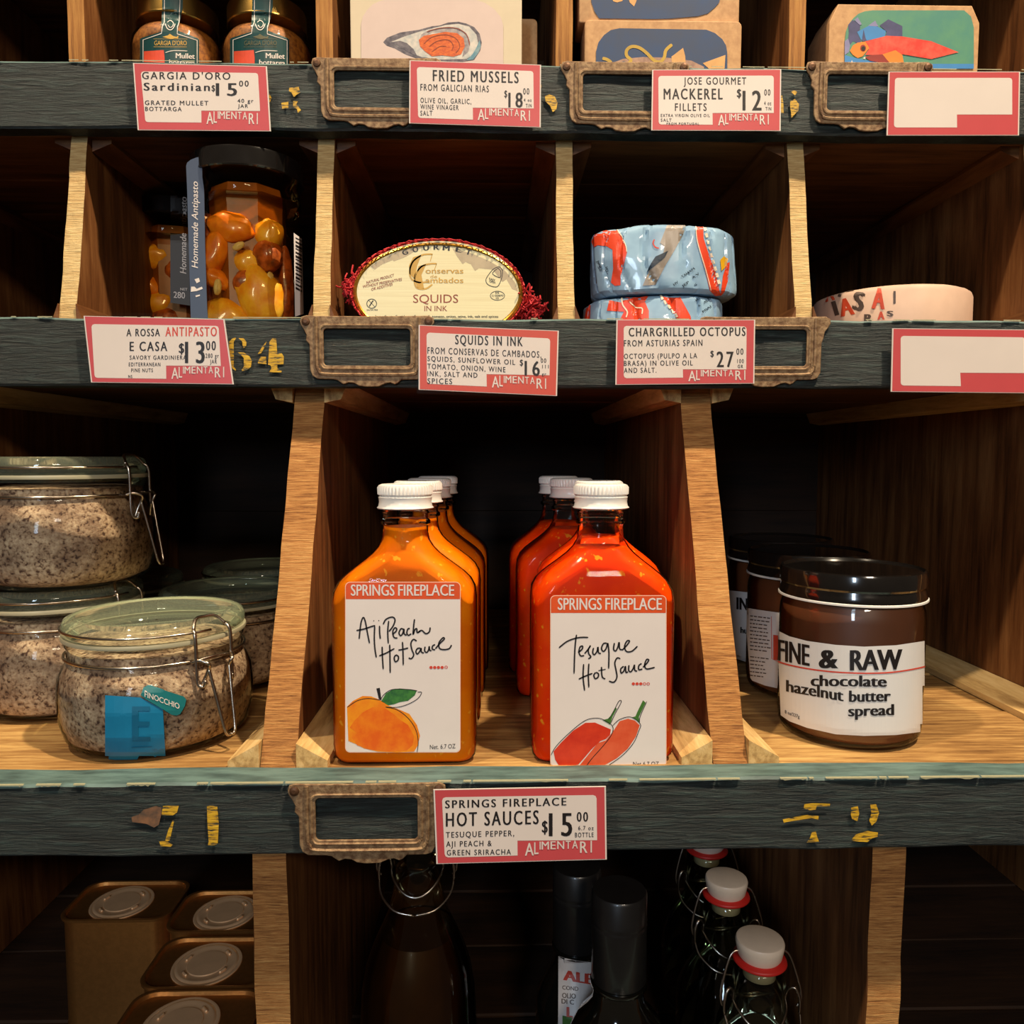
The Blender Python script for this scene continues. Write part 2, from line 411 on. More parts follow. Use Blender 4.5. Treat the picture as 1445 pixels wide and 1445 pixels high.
# tier with the tins and the antipasto
c1, c2, c3 = xs(460, 200, .488), xs(796, 200, .488), xs(1122, 200, .488)
for i, x in enumerate([c1-.446, c1-.297, c1-.149, c1, c2, c3, c3+.149, c3+.298, c3+.447]):
    part('divider', prism_x(curve_prof(.489, zT0+.001, .464, F2, 24), x-.005, x+.005, .0005, seed=i+20), [M['side_wood_v'], M['sawn_pale']])
    part('divider', prism_x(curve_prof(.489, zU0, .489, F1, 14), x-.005, x+.005, .0003, seed=i+40), [M['side_wood_v'], M['ply_edge']])
    for s in (-1, 1):
        a = x+s*.0052
        bm = loft([[Vector((a, y, F2)), Vector((a+s*.007, y, F2)), Vector((a+s*.006, y, F2+.006)), Vector((a, y, F2+.022))] for y in (.466, .56, BACK-.002)])
        bmesh.ops.recalc_face_normals(bm, faces=bm.faces); part('batten', bm, M['side_wood'])
        bm = loft([[Vector((a, y, zT0+.001)), Vector((a+s*.012, y, zT0+.001)), Vector((a+s*.012, y, zT0-.002)), Vector((a, y, zT0-.007))] for y in (.492, .56, BACK-.002)])
        bmesh.ops.recalc_face_normals(bm, faces=bm.faces); part('batten', bm, M['side_wood'])
# lowest tier
xa, xb = xs(380, 1210, .388), xs(1254, 1210, .388)
for i, x in enumerate([xa-.312, xa, xb, xb+.312]):
    part('divider', prism_x(curve_prof(.388, zB0+.010, .388, F4, 20), x-.009, x+.009, .0006, seed=i+60), [M['side_wood_v'], M['sawn']])

# painted numbers on the boards
pt = onplane(FT-.0009); pm = onplane(FM-.0009); pb = onplane(FB-.0009)
R1, R3, R4 = reg(180, 0, .22145), reg(780, 0, .24913), reg(1040, 0, .15917)
Rm, Rl, Rr = reg(180, 420, .20761), reg(180, 1060, .26643), reg(880, 1070, .26990)
def poly_px(rg, polys):
    p = Px()
    for q in polys: p.poly(q)
    return p.map(rg)
tag(poly_px(Rm, [[(690,300),(715,275),(735,268),(738,276),(722,300),(722,470),(738,490),(735,500),(712,480),(690,440)],
                 [(745,268),(790,278),(808,300),(806,330),(790,342),(782,325),(780,300),(765,285)],
                 [(750,372),(790,372),(830,400),(845,430),(838,470),(815,492),(778,498),(776,488),(790,470),(790,410),(770,388)],
                 [(925,320),(945,298),(935,330),(908,378),(885,382)], [(905,402),(940,402),(945,452),(888,450),(885,440)],
                 [(965,300),(985,275),(1010,278),(1018,380),(1048,378),(1062,400),(1060,452),(1018,455),(1018,480),(1048,498),(1045,508),(962,508),(978,480),(972,460),(955,455)]])
    .build('painted_number', pm, M['yellow'], fasc['middle']), 'yellow stencilled 64')
tag(poly_px(Rl, [[(188,290),(272,288),(262,325),(240,340),(180,338),(182,320)], [(240,365),(246,372),(225,470),(208,480),(200,470),(215,420)],
                 [(168,478),(205,475),(240,495),(228,506),(175,503)], [(420,292),(455,285),(475,290),(483,380),(478,490),(460,498),(425,497),(430,480),(424,400)]])
    .build('painted_number', pb, M['yellow'], fasc['bottom']), 'yellow stencilled 71')
tag(poly_px(Rr, [[(945,240),(985,235),(1080,238),(1078,250),(1010,250),(1005,268),(975,272),(942,262)], [(832,320),(865,312),(960,296),(1020,302),(1018,322),(985,312),(860,332),(838,338)],
                 [(985,385),(1005,380),(1012,410),(1022,436),(958,440),(975,415)], [(1190,258),(1225,250),(1232,290),(1222,328),(1195,318),(1188,295)],
                 [(1290,240),(1320,240),(1336,285),(1322,330),(1298,352),(1284,325),(1295,290)], [(1188,430),(1215,398),(1275,380),(1330,388),(1328,410),(1300,418),(1275,438),(1230,436)]])
    .build('painted_number', pb, M['yellow'], fasc['bottom']), 'worn yellow stencilled 72')
poly_px(R1, [[(880,600),(905,598),(918,625),(905,655),(885,660)], [(1030,560),(1090,552),(1100,590),(1075,605),(1060,620),(1045,590),(1028,580)], [(980,655),(1025,648),(1025,688),(985,692)],
             [(1055,645),(1085,645),(1075,665),(1090,680),(1105,702),(1085,720),(1080,695),(1055,680)]]).build('painted_number', pt, M['yellow'], fasc['top'])
poly_px(reg(440, 0, .24913), [[(1320,545),(1345,535),(1375,545),(1392,580),(1385,620),(1365,635),(1350,600),(1325,575)], [(1290,470),(1300,480),(1300,500),(1290,500)]]).build('painted_number', pt, M['yellow'], fasc['top'])
poly_px(R3, [[(1285,545),(1300,540),(1306,580),(1308,640),(1285,640)], [(1350,520),(1375,508),(1385,525),(1372,540)], [(1345,575),(1372,560),(1395,590),(1392,625),(1370,648),(1352,668),(1350,640),(1345,610)],
             ]).build('painted_number', pt, M['yellow'], fasc['top'])
px = Px().poly([(85,310),(150,290),(180,300),(178,340),(165,390),(140,405),(100,385),(25,375),(20,350),(60,335)]).map(Rl)
px.build('paint_scuff', onplane(FB-.0007), plain('brown_scuff', rgb(132, 92, 62), .7, nscale=160, c2=rgb(70, 60, 50)), fasc['bottom'], 0)

# metal label holders, all the same casting
def holder_mesh():
    k = .0503/770
    O = [(30,360),(42,328),(80,318),(165,322),(600,324),(1050,318),(1148,316),(1185,335),(1190,370),(1165,410),(1140,440),(1128,500),(1112,540),(1110,800),(1085,845),(1045,858),(900,860),(870,890),(845,902),(805,886),(760,895),(700,920),(600,925),(530,915),(490,892),(440,886),(395,902),(370,885),(345,866),(300,858),(170,855),(128,830),(110,780),(108,560),(78,525),(84,480),(60,430),(35,390)]
    cx, cy = 605, 585
    f = lambda q: [((a-cx)*k, (cy-b)*k) for a, b in q]
    me = plate(f(O), .0012, .0004, [f(rpx(220, 418, 990, 752, 38))])
    bm = bmesh.new(); bm.from_mesh(me)
    rim = [(165,330),(163,700),(185,790),(240,822),(600,826),(980,822),(1035,790),(1060,700),(1062,330)]
    tube(bm, [(p.x, -.0007, p.y) for p in spline([Vector((a, b, 0)) for a, b in f(rim)], 4)], .0011, 6)
    fr = f(rpx(196, 398, 1014, 775, 50)); tube(bm, [(a, -.0006, b) for a, b in fr], .0008, 6, True)
    return mesh_of(bm), f
HM, hf = holder_mesh()
HM.materials.append(M['rust'])
sbm = lathe([(.0001, 0), (.0024, .0003), (.0022, .0010), (.0010, .0014)], 14); SM = mesh_of(sbm); SM.transform(Matrix.Rotation(radians(90), 4, 'X')); SM.materials.append(M['screw'])
for j, (px_, py_, Y, fk) in enumerate([(517.5, 1155, FB, 'bottom'), (518, 490, FM, 'middle'), (1078, 491, FM, 'middle'), (531, 126, FT, 'top'), (881, 131, FT, 'top'), (1225, 131, FT, 'top')]):
    h = bpy.data.objects.new('label_holder', HM); COL.objects.link(h); h.location = U(px_, py_, Y-.0015)-wloc(fasc[fk]); h.parent = fasc[fk]
    h['label'] = 'rust-mottled metal label holder'
    if j == 0:
        prox = (px_, py_)
for j, (px_, py_, Y, fk) in enumerate([(517.5, 1155, FB, 'bottom'), (518, 490, FM, 'middle'), (531, 126, FT, 'top'), (881, 131, FT, 'top'), (1225, 131, FT, 'top')]):
    c = U(px_, py_, Y-.0015)
    for (a, b) in ((75, 365), (1145, 360)):
        (qx, qz), = hf([(a, b)]); s = bpy.data.objects.new('screw', SM); COL.objects.link(s)
        s.location = c+Vector((qx, -.0006, qz))-wloc(fasc[fk]); s.parent = fasc[fk]

# ---------------------------------------------------------------- price cards
def lerp(a, b, t): return (a[0]+(b[0]-a[0])*t, a[1]+(b[1]-a[1])*t)
def price_card(rg, Y, red, inner, notch, lines, logo, label, sleeve=None, redmat='card_red', off=.0045):
    """red = outer corners TL TR BR BL; inner = same for the pale field; notch = (x, y) where the red name panel starts"""
    pr = onplane(Y-off)
    def full(q): return rg(q)
    root = thing('price_card', U(*rg([red[0]])[0], Y-off), label, 'price tag', 'printed price cards on the front boards')
    edge = [lerp(red[i], ((red[0][0]+red[2][0])/2, (red[0][1]+red[2][1])/2), -.018) for i in range(4)]
    # the card itself: a slab 0.5 mm thick
    q = [U(a, b, Y-off) for a, b in rg(edge)]
    bm = bmesh.new(); f = [bm.verts.new(p) for p in q]; b_ = [bm.verts.new(p+Vector((0, .0006, 0))) for p in q]
    bm.faces.new(f); bm.faces.new(list(reversed(b_)))
    for i in range(4): bm.faces.new((f[i], b_[i], b_[(i+1) % 4], f[(i+1) % 4]))
    bmesh.ops.recalc_face_normals(bm, faces=bm.faces)
    link('card', mesh_of(bm), M['card_cream'], root, world=True)
    Px().poly(rg(red)).build('red_border', pr, M[redmat], root, .00015)
    TL, TR, BRr, BL = inner; r = (red[1][0]-red[0][0])*.02
    nx, ny = notch; k = (BRr[1]-TR[1]); 
    yr = lambda x: BL[1]+(red[2][1]-red[3][1])*(x-BL[0])/(red[2][0]-red[3][0])
    pts = [(TL[0]+r, TL[1]), (TR[0]-r, TR[1]), (TR[0]-r*.3, TR[1]+r*.3), (TR[0], TR[1]+r), (TR[0]+(BRr[0]-TR[0])*.7, ny+(TR[1]-TL[1])*.2), (nx, ny), (nx+1, yr(nx)), (BL[0]+r, BL[1]), (BL[0]+r*.3, BL[1]-r*.3), (BL[0], BL[1]-r), (TL[0], TL[1]+r), (TL[0]+r*.3, TL[1]+r*.3)]
    Px().poly(rg(pts)).build('pale_field', pr, M['card_cream'], root, .0003)
    ink = Px(); rd = Px(); global SPC; SPC = 1.28
    for L in lines:
        t, x0, x1, c, b = L[:5]; dy = L[5] if len(L) > 5 else 0; tgt = rd if (len(L) > 6 and L[6] == 'red') else ink
        bold = .02 if (b-c) > 45 else .012
        tgt.text(t, x0, x1, c, b, dy, bold)
    SPC = 1.0
    if ink.v: ink.map(rg).build('lettering', pr, M['ink'], root, .00045)
    if rd.v: tag(rd.map(rg).build('lettering', pr, M['ink_red'], root, .00045), 'orange-red lettering')
    if logo:
        x0, y0, x1, y1, dy = logo; W_ = x1-x0; H = y1-y0; lg = Px()
        d = lambda u: dy*u
        lg.text('A', x0, x0+.13*W_, y0+.08*H, y0+H, d(.1)); lg.text('L', x0+.135*W_, x0+.20*W_, y0+.02*H, y0+.9*H, d(.05)+d(.1))
        xx = [.215, .245, .375, .475, .60, .695, .80]; 
        for ch, a, b in zip('IMENTA', xx, xx[1:]):
            e = .022 if ch != 'I' else .012
            lg.text(ch, x0+a*W_, x0+(b-e)*W_, y0+d(a), y0+.58*H+d(a), 0)
        lg.text('R', x0+.81*W_, x0+.92*W_, y0+.08*H+d(.85), y0+.92*H+d(.85), 0); lg.text('I', x0+.965*W_, x0+.985*W_, y0+.05*H+d(1), y0+.92*H+d(1), 0)
        tag(lg.map(rg).build('lettering', pr, M['card_cream'], root, .00045), 'cream lettering on the red panel')
    if sleeve: Px().poly(rg(sleeve)).build('plastic_sleeve', pr, M['sleeve'], root, .0012)
    return root
price_card(R1, FT, [(42,405),(880,425),(905,832),(72,825)], [(85,455),(832,465),(850,710),(112,778)], (470,705),
  [("GARGIA D'ORO", 92, 655, 458, 503, 4), ('Sardinian', 102, 525, 527, 576, 3), ('$', 535, 558, 542, 580), ('15', 562, 698, 530, 610), ('00', 710, 772, 514, 550), ('GRATED MULLET', 110, 515, 640, 668, 3), ('BOTTARGA', 112, 345, 680, 706, 2), ('40 gr', 700, 802, 630, 654), ('JAR', 703, 768, 664, 686)],
  (503, 708, 835, 790, 8), 'red bordered price card reading 15 dollars below the two gold-lidded jars', [(0,372),(880,412),(912,838),(60,832)])
R2 = reg(440, 0, .24913)
price_card(R2, FT, [(560,345),(1292,370),(1290,718),(558,695)], [(595,380),(1255,402),(1258,606),(602,668)], (912,610),
  [('FRIED MUSSELS', 685, 1172, 396, 458, 12), ('FROM GALICIAN RIAS', 615, 1003, 475, 512, 10), ('OLIVE OIL, GARLIC,', 615, 903, 553, 581, 8), ('WINE VINAGER', 615, 832, 591, 618, 5), ('SALT', 615, 683, 627, 654), ('$', 1090, 1107, 512, 550), ('18', 1113, 1195, 525, 608), ('00', 1197, 1232, 500, 534), ('4 oz', 1200, 1245, 558, 575), ('TIN', 1212, 1245, 588, 608)],
  (940, 612, 1240, 680, 10), 'price card for fried mussels at 18 dollars, below the mussel box', [(552,333),(1315,345),(1306,740),(548,722)])
price_card(R3, FT, [(570,398),(1288,395),(1284,738),(565,735)], [(598,430),(1252,428),(1252,635),(600,705)], (905,640),
  [('JOSE GOURMET', 742, 1096, 438, 478), ('MACKEREL', 628, 963, 502, 562), ('FILLETS', 692, 872, 585, 627), ('EXTRA VIRGIN OLIVE OIL', 612, 890, 645, 662), ('SALT', 612, 673, 671, 688), ('FROM PORTUGAL', 645, 830, 694, 706), ('$', 1043, 1068, 504, 550), ('12', 1075, 1183, 514, 625), ('00', 1198, 1233, 506, 540), ('4 oz', 1197, 1238, 573, 595), ('TIN', 1205, 1238, 606, 625)],
  (937, 645, 1228, 710, 0), 'price card for mackerel fillets at 12 dollars, below the blue fish boxes')
price_card(R4, FT, [(1355,640),(2500,640),(2490,1195),(1338,1195)], [(1400,690),(2440,690),(2440,1010),(1392,1130)], (1950,1015), [], None,
  'price card below the box with the red fish, mostly cut off by the right edge', [(1345,622),(2520,622),(2500,1210),(1325,1210)])
price_card(Rm, FM, [(-290,128),(650,150),(712,585),(-240,572)], [(-245,180),(620,192),(640,460),(-225,545)], (262,462),
  [('A ROSSA', -8, 220, 212, 262, 0), ('ANTIPASTO', 257, 607, 200, 262, 0, 'red'), ('E CASA', 14, 270, 300, 362), ('$', 348, 385, 310, 376), ('13', 390, 525, 300, 445), ('00', 533, 600, 295, 357), ('SAVORY GARDINIERA', 14, 400, 393, 421), ('280 gr', 530, 620, 380, 409), ('JAR', 560, 607, 421, 448), ('EDITERRANEAN', 8, 223, 441, 466), ('PINE NUTS', 25, 172, 481, 506), ('NS', 5, 32, 526, 545)],
  (298, 470, 662, 552, -4), 'price card for antipasto at 13 dollars, left of the yellow 64', [(-330,100),(672,110),(740,606),(-270,600)])
R6 = reg(440, 300, .24913)
price_card(R6, FM, [(612,640),(1392,672),(1382,1035),(612,1000)], [(650,680),(1350,712),(1345,925),(652,970)], (990,915),
  [('SQUIDS IN INK', 812, 1195, 693, 745, 12), ('FROM CONSERVAS DE CAMBADOS,', 655, 1300, 762, 798, 24), ('SQUIDS, SUNFLOWER OIL', 655, 1152, 812, 840, 22), ('TOMATO, ONION, WINE', 655, 1097, 855, 884, 20), ('INK, SALT AND', 655, 938, 897, 925, 10), ('SPICES', 655, 795, 938, 968, 3), ('$', 1178, 1197, 832, 866), ('16', 1205, 1292, 840, 922, 2), ('00', 1297, 1328, 826, 850), ('111', 1305, 1342, 862, 882), ('gr', 1303, 1328, 906, 922)],
  (1020, 922, 1332, 990, 14), 'price card for squids in ink at 16 dollars, below the oval tin', [(598,610),(1408,652),(1393,1052),(595,1025)], 'card_red2')
R7 = reg(780, 280, .24913)
price_card(R7, FM, [(368,690),(1140,690),(1135,1045),(362,1052)], [(402,722),(1098,725),(1095,962),(402,1018)], (737,968),
  [('CHARGRILLED OCTOPUS', 430, 1092, 733, 781, -3), ('FROM ASTURIAS SPAIN', 403, 848, 803, 838, -3), ('OCTOPUS (PULPO A LA', 403, 818, 880, 908, -4), ('BRASA) IN OLIVE OIL', 403, 793, 920, 948, -3), ('AND SALT.', 403, 588, 960, 988, -2), ('$', 893, 913, 862, 896), ('27', 928, 1025, 868, 955), ('00', 1040, 1080, 850, 884), ('100', 1045, 1082, 910, 932), ('GR', 1048, 1078, 942, 960)],
  (768, 972, 1096, 1035, -2), 'price card for chargrilled octopus at 27 dollars, below the blue wrapped tins', [(362,665),(1158,670),(1145,1058),(355,1070)])
price_card(reg(1257, 458, 1), FM, [(4,6),(200,8),(198,96),(2,94)], [(14,16),(190,18),(190,68),(14,86)], (98,68), [], None,
  'price card at the end of the middle board, mostly cut off by the right edge', [(-1,-4),(208,-2),(206,100),(-3,98)])
RH = reg(600, 1070, .20761)
price_card(RH, FB, [(66,218),(1218,196),(1224,684),(86,714)], [(115,265),(1165,250),(1170,546),(132,674)], (627,560),
  [('SPRINGS FIREPLACE', 135, 960, 287, 340, -20), ('HOT SAUCES', 140, 772, 372, 465, -18), ('$', 793, 833, 425, 505), ('15', 840, 1000, 374, 530, -2), ('00', 1030, 1107, 366, 430), ('6.7 oz', 1040, 1145, 460, 488), ('BOTTLE', 1018, 1145, 506, 537, -2), ('TESUQUE PEPPER,', 140, 605, 502, 540, -12), ('AJI PEACH &', 142, 452, 565, 602, -6), ('GREEN SRIRACHA', 147, 583, 624, 660, -6)],
  (678, 570, 1140, 662, -14), 'tilted price card for the hot sauces at 15 dollars, right of the lowest label holder')

# ================================================================ objects
# ---------------------------------------------------------------- materials of the goods
def sauce(name, c1, c2, c3, speck, sss):
    m, nt, b = nodes(name)
    n = tex(nt, (1, 1, 1), 28, 3); v = tex(nt, (1, 1, .8), 260, 2, .5)
    base = ramp(nt, n, [(.32, c1), (.5, c2), (.68, c3)])
    sp = ramp(nt, v, [(.64, (0, 0, 0, 1)), (.70, (1, 1, 1, 1))])
    mx = nt.nodes.new('ShaderNodeMix'); mx.data_type = 'RGBA'; nt.links.new(sp, mx.inputs[0]); nt.links.new(base, mx.inputs[6]); mx.inputs[7].default_value = speck
    nt.links.new(mx.outputs[2], b.inputs['Base Color']); b.inputs['Roughness'].default_value = .5
    b.inputs['Subsurface Weight'].default_value = sss; b.inputs['Subsurface Radius'].default_value = (.012, .005, .001); b.inputs['Subsurface Scale'].default_value = .6
    b.inputs['Coat Weight'].default_value = 0; b.inputs['Specular IOR Level'].default_value = .08
    return m
M['orange_sauce'] = sauce('orange_sauce', rgb(222, 100, 0), rgb(232, 114, 0), rgb(240, 130, 4), rgb(246, 160, 36), 0)
M['red_sauce'] = sauce('red_sauce', rgb(232, 48, 0), rgb(244, 62, 0), rgb(250, 84, 0), rgb(250, 150, 30), 0)
M['paper'] = plain('label_paper', rgb(228, 218, 212), .38, vary=.015, nscale=40)
M['paper_cool'] = plain('cool_label_paper', rgb(222, 220, 218), .38, vary=.015, nscale=40)
M['band'] = plain('label_band', rgb(222, 84, 34), .4, vary=.05)
M['hair'] = plain('pale_hairline', rgb(250, 200, 170), .4, vary=.0)
M['leaf'] = plain('leaf_green', rgb(66, 128, 58), .4, nscale=300, c2=rgb(40, 92, 52))
M['stem'] = plain('stem_green', rgb(70, 120, 50), .4)
M['peach1'] = plain('peach_wash', rgb(240, 150, 20), .4, nscale=140, c2=rgb(232, 122, 20))
M['peach2'] = plain('peach_deep', rgb(226, 96, 14), .4, nscale=120, c2=rgb(236, 128, 20))
M['pepper'] = plain('pepper_red', rgb(216, 62, 30), .4, nscale=90, c2=rgb(196, 44, 22))
M['pepper2'] = plain('pepper_light', rgb(222, 96, 58), .4, nscale=90, c2=rgb(212, 76, 40))

# ---------------------------------------------------------------- hot sauce flasks
def flask_rings(inset, z0, z1, k=6):
    tab = [(0, 33.5, 15.5, 7), (1.2, 35.6, 17.8, 8), (4, 37.2, 19.3, 8), (10, 37.5, 19.6, 8), (50, 37.4, 19.6, 8), (84, 37.5, 19.6, 8.5), (90, 36.8, 19.4, 9.5), (94.5, 34.6, 19.0, 11), (98, 31.3, 18.4, 12), (101.5, 27.0, 17.6, 12.5),
           (105, 22.4, 16.6, 12.5), (108.5, 18.2, 15.4, 12.3), (112, 15.0, 14.0, 12.2), (116, 12.8, 12.6, 12.2), (120, 12.0, 12.0, 12), (123.6, 11.9, 11.9, 11.9), (124.6, 13.2, 13.2, 13.2), (126.2, 13.2, 13.2, 13.2), (127.2, 11.9, 11.9, 11.9),
           (129.5, 11.9, 11.9, 11.9), (130.3, 12.7, 12.7, 12.7), (131.4, 11.9, 11.9, 11.9), (136, 11.8, 11.8, 11.8), (141, 11.8, 11.8, 11.8)]
    # refine by interpolation between table rows so the shoulders are smooth
    rows = [t for t in tab if z0 <= t[0] <= z1]
    if rows[0][0] > z0 or rows[-1][0] < z1:
        for z in (z0, z1):
            if not any(abs(t[0]-z) < 1e-6 for t in rows):
                for a, b in zip(tab, tab[1:]):
                    if a[0] <= z <= b[0]:
                        f = (z-a[0])/(b[0]-a[0]); rows.append(tuple(a[i]+(b[i]-a[i])*f for i in range(4)))
        rows.sort()
    return [[Vector((x*.001, y*.001, z*.001)) for x, y in rrect(hw-inset, hd-inset, max(r-inset, .5), k)] for z, hw, hd, r in rows]
def cap_bm():
    n = 96; bm = bmesh.new(); rings = []
    prof = [(14.6, 0, 0), (15.0, .5, 0), (14.2, 1.4, 0), (13.8, 3.6, 0), (14.0, 5.4, 0), (14.2, 6.0, 0), (13.5, 6.7, 0), (14.3, 7.6, .28), (14.4, 11.2, .30), (13.9, 12.3, 0), (12.6, 12.9, 0), (11.6, 12.7, 0), (6, 12.6, 0), (.1, 12.6, 0)]
    for r, z, k in prof:
        rings.append([bm.verts.new(((r+(k if i % 2 else -k))*.001*cos(2*pi*i/n), (r+(k if i % 2 else -k))*.001*sin(2*pi*i/n), z*.001)) for i in range(n)])
    for a, b in zip(rings, rings[1:]):
        for i in range(n): bm.faces.new((a[i], a[(i+1) % n], b[(i+1) % n], b[i]))
    bm.faces.new(list(reversed(rings[0]))); bm.faces.new(rings[-1]); return bm
def shade(o, ang=40):
    me = o.data
    for p in me.polygons: p.use_smooth = True
    bm = bmesh.new(); bm.from_mesh(me)
    for e in bm.edges:
        if len(e.link_faces) == 2 and e.calc_face_angle(0) > radians(ang): e.smooth = False
    bm.to_mesh(me); bm.free(); return o
def flask(name, loc, label, sauce_mat, fill):
    t = thing(name, loc, label, 'hot sauce bottle')
    shade(link('glass_body', mesh_of(loft(flask_rings(0, 0, 141))), M['glass'], t), 50)
    shade(link('sauce_fill', mesh_of(loft(flask_rings(1.0, 1.2, fill))), sauce_mat, t), 50)
    c = shade(link('screw_cap', mesh_of(cap_bm()), M['white'], t, loc=(0, 0, .1325)), 35)
    return t
def flask_at(px_, Y):
    p = U(px_, 700, Y); return Vector((p.x, Y, F3))
left = flask('hot_sauce_bottle', flask_at(572, .408), 'front bottle of orange aji peach hot sauce with a peach on its label', M['orange_sauce'], 123)
right = flask('hot_sauce_bottle', flask_at(848, .408), 'front bottle of red tesuque hot sauce with two peppers on its label', M['red_sauce'], 112)
yf = .408-.0196
def sauce_label(root, corners, band_y, title, rest):
    pr = onplane(yf-.0003); (x0, y0), (x1, y1) = corners
    lb = Px().poly(rpx(x0-1, y0-1, x1+1, y1+1, 7)).build('label', pr, M['hair'], root, 0)
    Px().poly(rpx(x0, y0, x1, y1, 6)).build('paper', pr, M['paper'], lb, .00012)
    r = 6; tp = [(x0, band_y)]+[(x0+r-r*cos(radians(a)), y0+r-r*sin(radians(a))) for a in range(0, 91, 18)]+[(x1-r+r*sin(radians(a)), y0+r-r*cos(radians(a))) for a in range(0, 91, 18)]+[(x1, band_y)]
    Px().poly(tp).build('header_band', pr, M['band'], lb, .00022)
    (t0, t1, c, b) = title; m = (t0+(t1-t0)*.44)
    Px().text('SPRINGS', t0, m-2.5, c, b, 0, .015).text('FIREPLACE', m+2.5, t1, c, b, 0, .015).build('lettering', pr, M['paper'], lb, .0004)
    for nm, mat, p, off in rest: tag(p.build(nm, pr, M[mat], lb, off))
def strokes(rg, L, wd, **k):
    p = Px()
    for q in L: p.stroke(q, wd)
    return p.map(rg)
A = reg(440, 800, .19377)
aji = [[(325,463),(380,452),(440,432),(462,428)], [(345,524),(350,470),(360,400),(376,368),(390,400),(405,480),(420,556)], [(458,430),(455,520),(460,600),(470,660)], [(450,389),(453,394)], [(486,388),(489,393)], [(493,428),(494,480),(499,524)],
       [(560,392),(553,470),(557,558)], [(520,418),(540,382),(585,365),(606,385),(592,430),(562,470)], [(586,492),(612,470),(618,450),(604,444),(590,470),(598,512),(624,518)], [(668,455),(650,450),(635,478),(645,500),(660,488),(672,452),(672,485),(690,498)],
       [(714,448),(700,452),(692,480),(704,498),(724,486)], [(748,380),(742,430),(738,492),(750,458),(764,450),(768,478),(792,466)], [(772,478),(800,462),(830,486),(856,472),(862,440)],
       [(512,580),(514,650),(520,746)], [(567,565),(569,650),(571,772)], [(490,648),(540,628),(602,594)], [(612,640),(600,662),(608,690),(628,678),(630,652),(612,640)], [(660,545),(664,620),(666,716)], [(630,606),(665,600),(702,590)],
       [(764,540),(740,528),(722,556),(728,600),(742,640),(725,668),(705,662)], [(792,592),(770,594),(758,616),(768,634),(788,612),(796,592),(798,618),(816,628)], [(825,580),(822,612),(838,622),(852,600),(855,578),(858,605),(872,610)], [(898,565),(880,576),(878,598),(898,604)],
       [(900,596),(930,560),(964,526),(955,516),(926,552),(930,592),(960,602),(1000,595),(1018,568)]]
dots = Px()
for i in range(4): dots.ell(868+i*27, 732, 12, 11)
dots.ring([(978+12*cos(a*.4), 730+11*sin(a*.4)) for a in range(15)], [(978+7*cos(a*.4), 730+7*sin(a*.4)) for a in range(15)]); dots.map(A)
yel = Px().poly([(256,1018),(300,975),(370,940),(430,942),(490,965),(560,1010),(640,1040),(710,1070),(765,1150),(788,1230),(772,1300),(745,1345),(620,1352),(480,1345),(380,1322),(320,1290),(266,1268)]).map(A)
org = Px().poly([(276,1170),(310,1120),(370,1060),(440,1022),(520,1020),(600,1075),(640,1110),(700,1150),(745,1230),(735,1300),(690,1338),(560,1345),(420,1330),(330,1300),(290,1240),(330,1210)]).map(A)
lf = Px().poly([(505,978),(540,920),(590,892),(640,885),(700,890),(765,900),(750,935),(700,975),(640,985),(600,1000),(555,1008)]).map(A)
out = strokes(A, [[(258,1022),(330,975),(410,958),(500,970)], [(540,1022),(620,1040),(700,1100),(755,1180),(775,1270),(766,1350)], [(500,968),(530,925),(590,892),(700,892),(768,902)], [(770,912),(800,915),(770,960),(700,1000),(620,1022),(535,1020)]], 5)
st = Px().poly([(470,885),(495,880),(508,972),(488,962)]).map(A)
net = Px().text('Net. 6.7 OZ', 860, 1046, 1296, 1328, -8, 0).map(A)
sauce_label(left, ((488, 822), (649, 1061)), 845.5, (495, 641, 825, 840.5), [('peach_picture', 'peach1', yel, .0003), ('peach_picture', 'peach2', org, .00036), ('leaf_picture', 'leaf', lf, .0003), ('outline_drawing', 'ink', out, .00042), ('stem_picture', 'ink', st, .0003), ('lettering', 'ink', strokes(A, aji, 11), .0004), ('heat_dots', 'ink_red', dots, .0004), ('lettering', 'ink', net, .0004)])
B = reg(700, 820, .19377)
tes = [[(586,390),(578,450),(572,540),(568,674)], [(458,486),(520,438),(600,412),(672,410)], [(598,520),(626,496),(630,474),(612,480),(604,516),(616,544),(642,542)], [(645,528),(668,500),(688,470),(672,500),(676,530),(690,552),(672,566)],
       [(710,486),(704,520),(716,536),(736,510),(742,480),(746,520),(764,528)], [(806,452),(782,456),(768,490),(782,512),(802,490),(812,450)], [(814,450),(822,520),(820,638)], [(862,450),(856,496),(872,508),(888,478),(896,445),(900,492),(918,500)],
       [(918,504),(950,470),(972,438),(954,436),(936,475),(950,512),(990,510),(1030,474)],
       [(638,604),(634,700),(645,798)], [(676,600),(672,680),(676,774)], [(602,714),(650,692),(702,672)], [(726,665),(712,685),(722,710),(742,700),(746,676),(728,664)], [(768,624),(770,680),(778,704),(796,712)], [(746,652),(798,642)],
       [(905,566),(882,560),(865,596),(874,650),(880,700),(858,736),(822,728)], [(930,620),(908,640),(912,670),(932,652),(942,620),(946,664),(960,660)], [(968,612),(966,650),(982,660),(1000,634),(1008,610),(1010,648),(1028,656)], [(1060,600),(1040,616),(1040,645),(1066,640)],
       [(1070,628),(1100,596),(1112,574),(1096,572),(1082,612),(1098,640),(1156,628)]]
d2 = Px()
for i in range(3): d2.ell(1000+i*27, 748, 12, 11)
for i in (3, 4): d2.ring([(1000+i*27+12*cos(a*.4), 748+11*sin(a*.4)) for a in range(15)], [(1000+i*27+7*cos(a*.4), 748+7*sin(a*.4)) for a in range(15)])
d2.map(B)
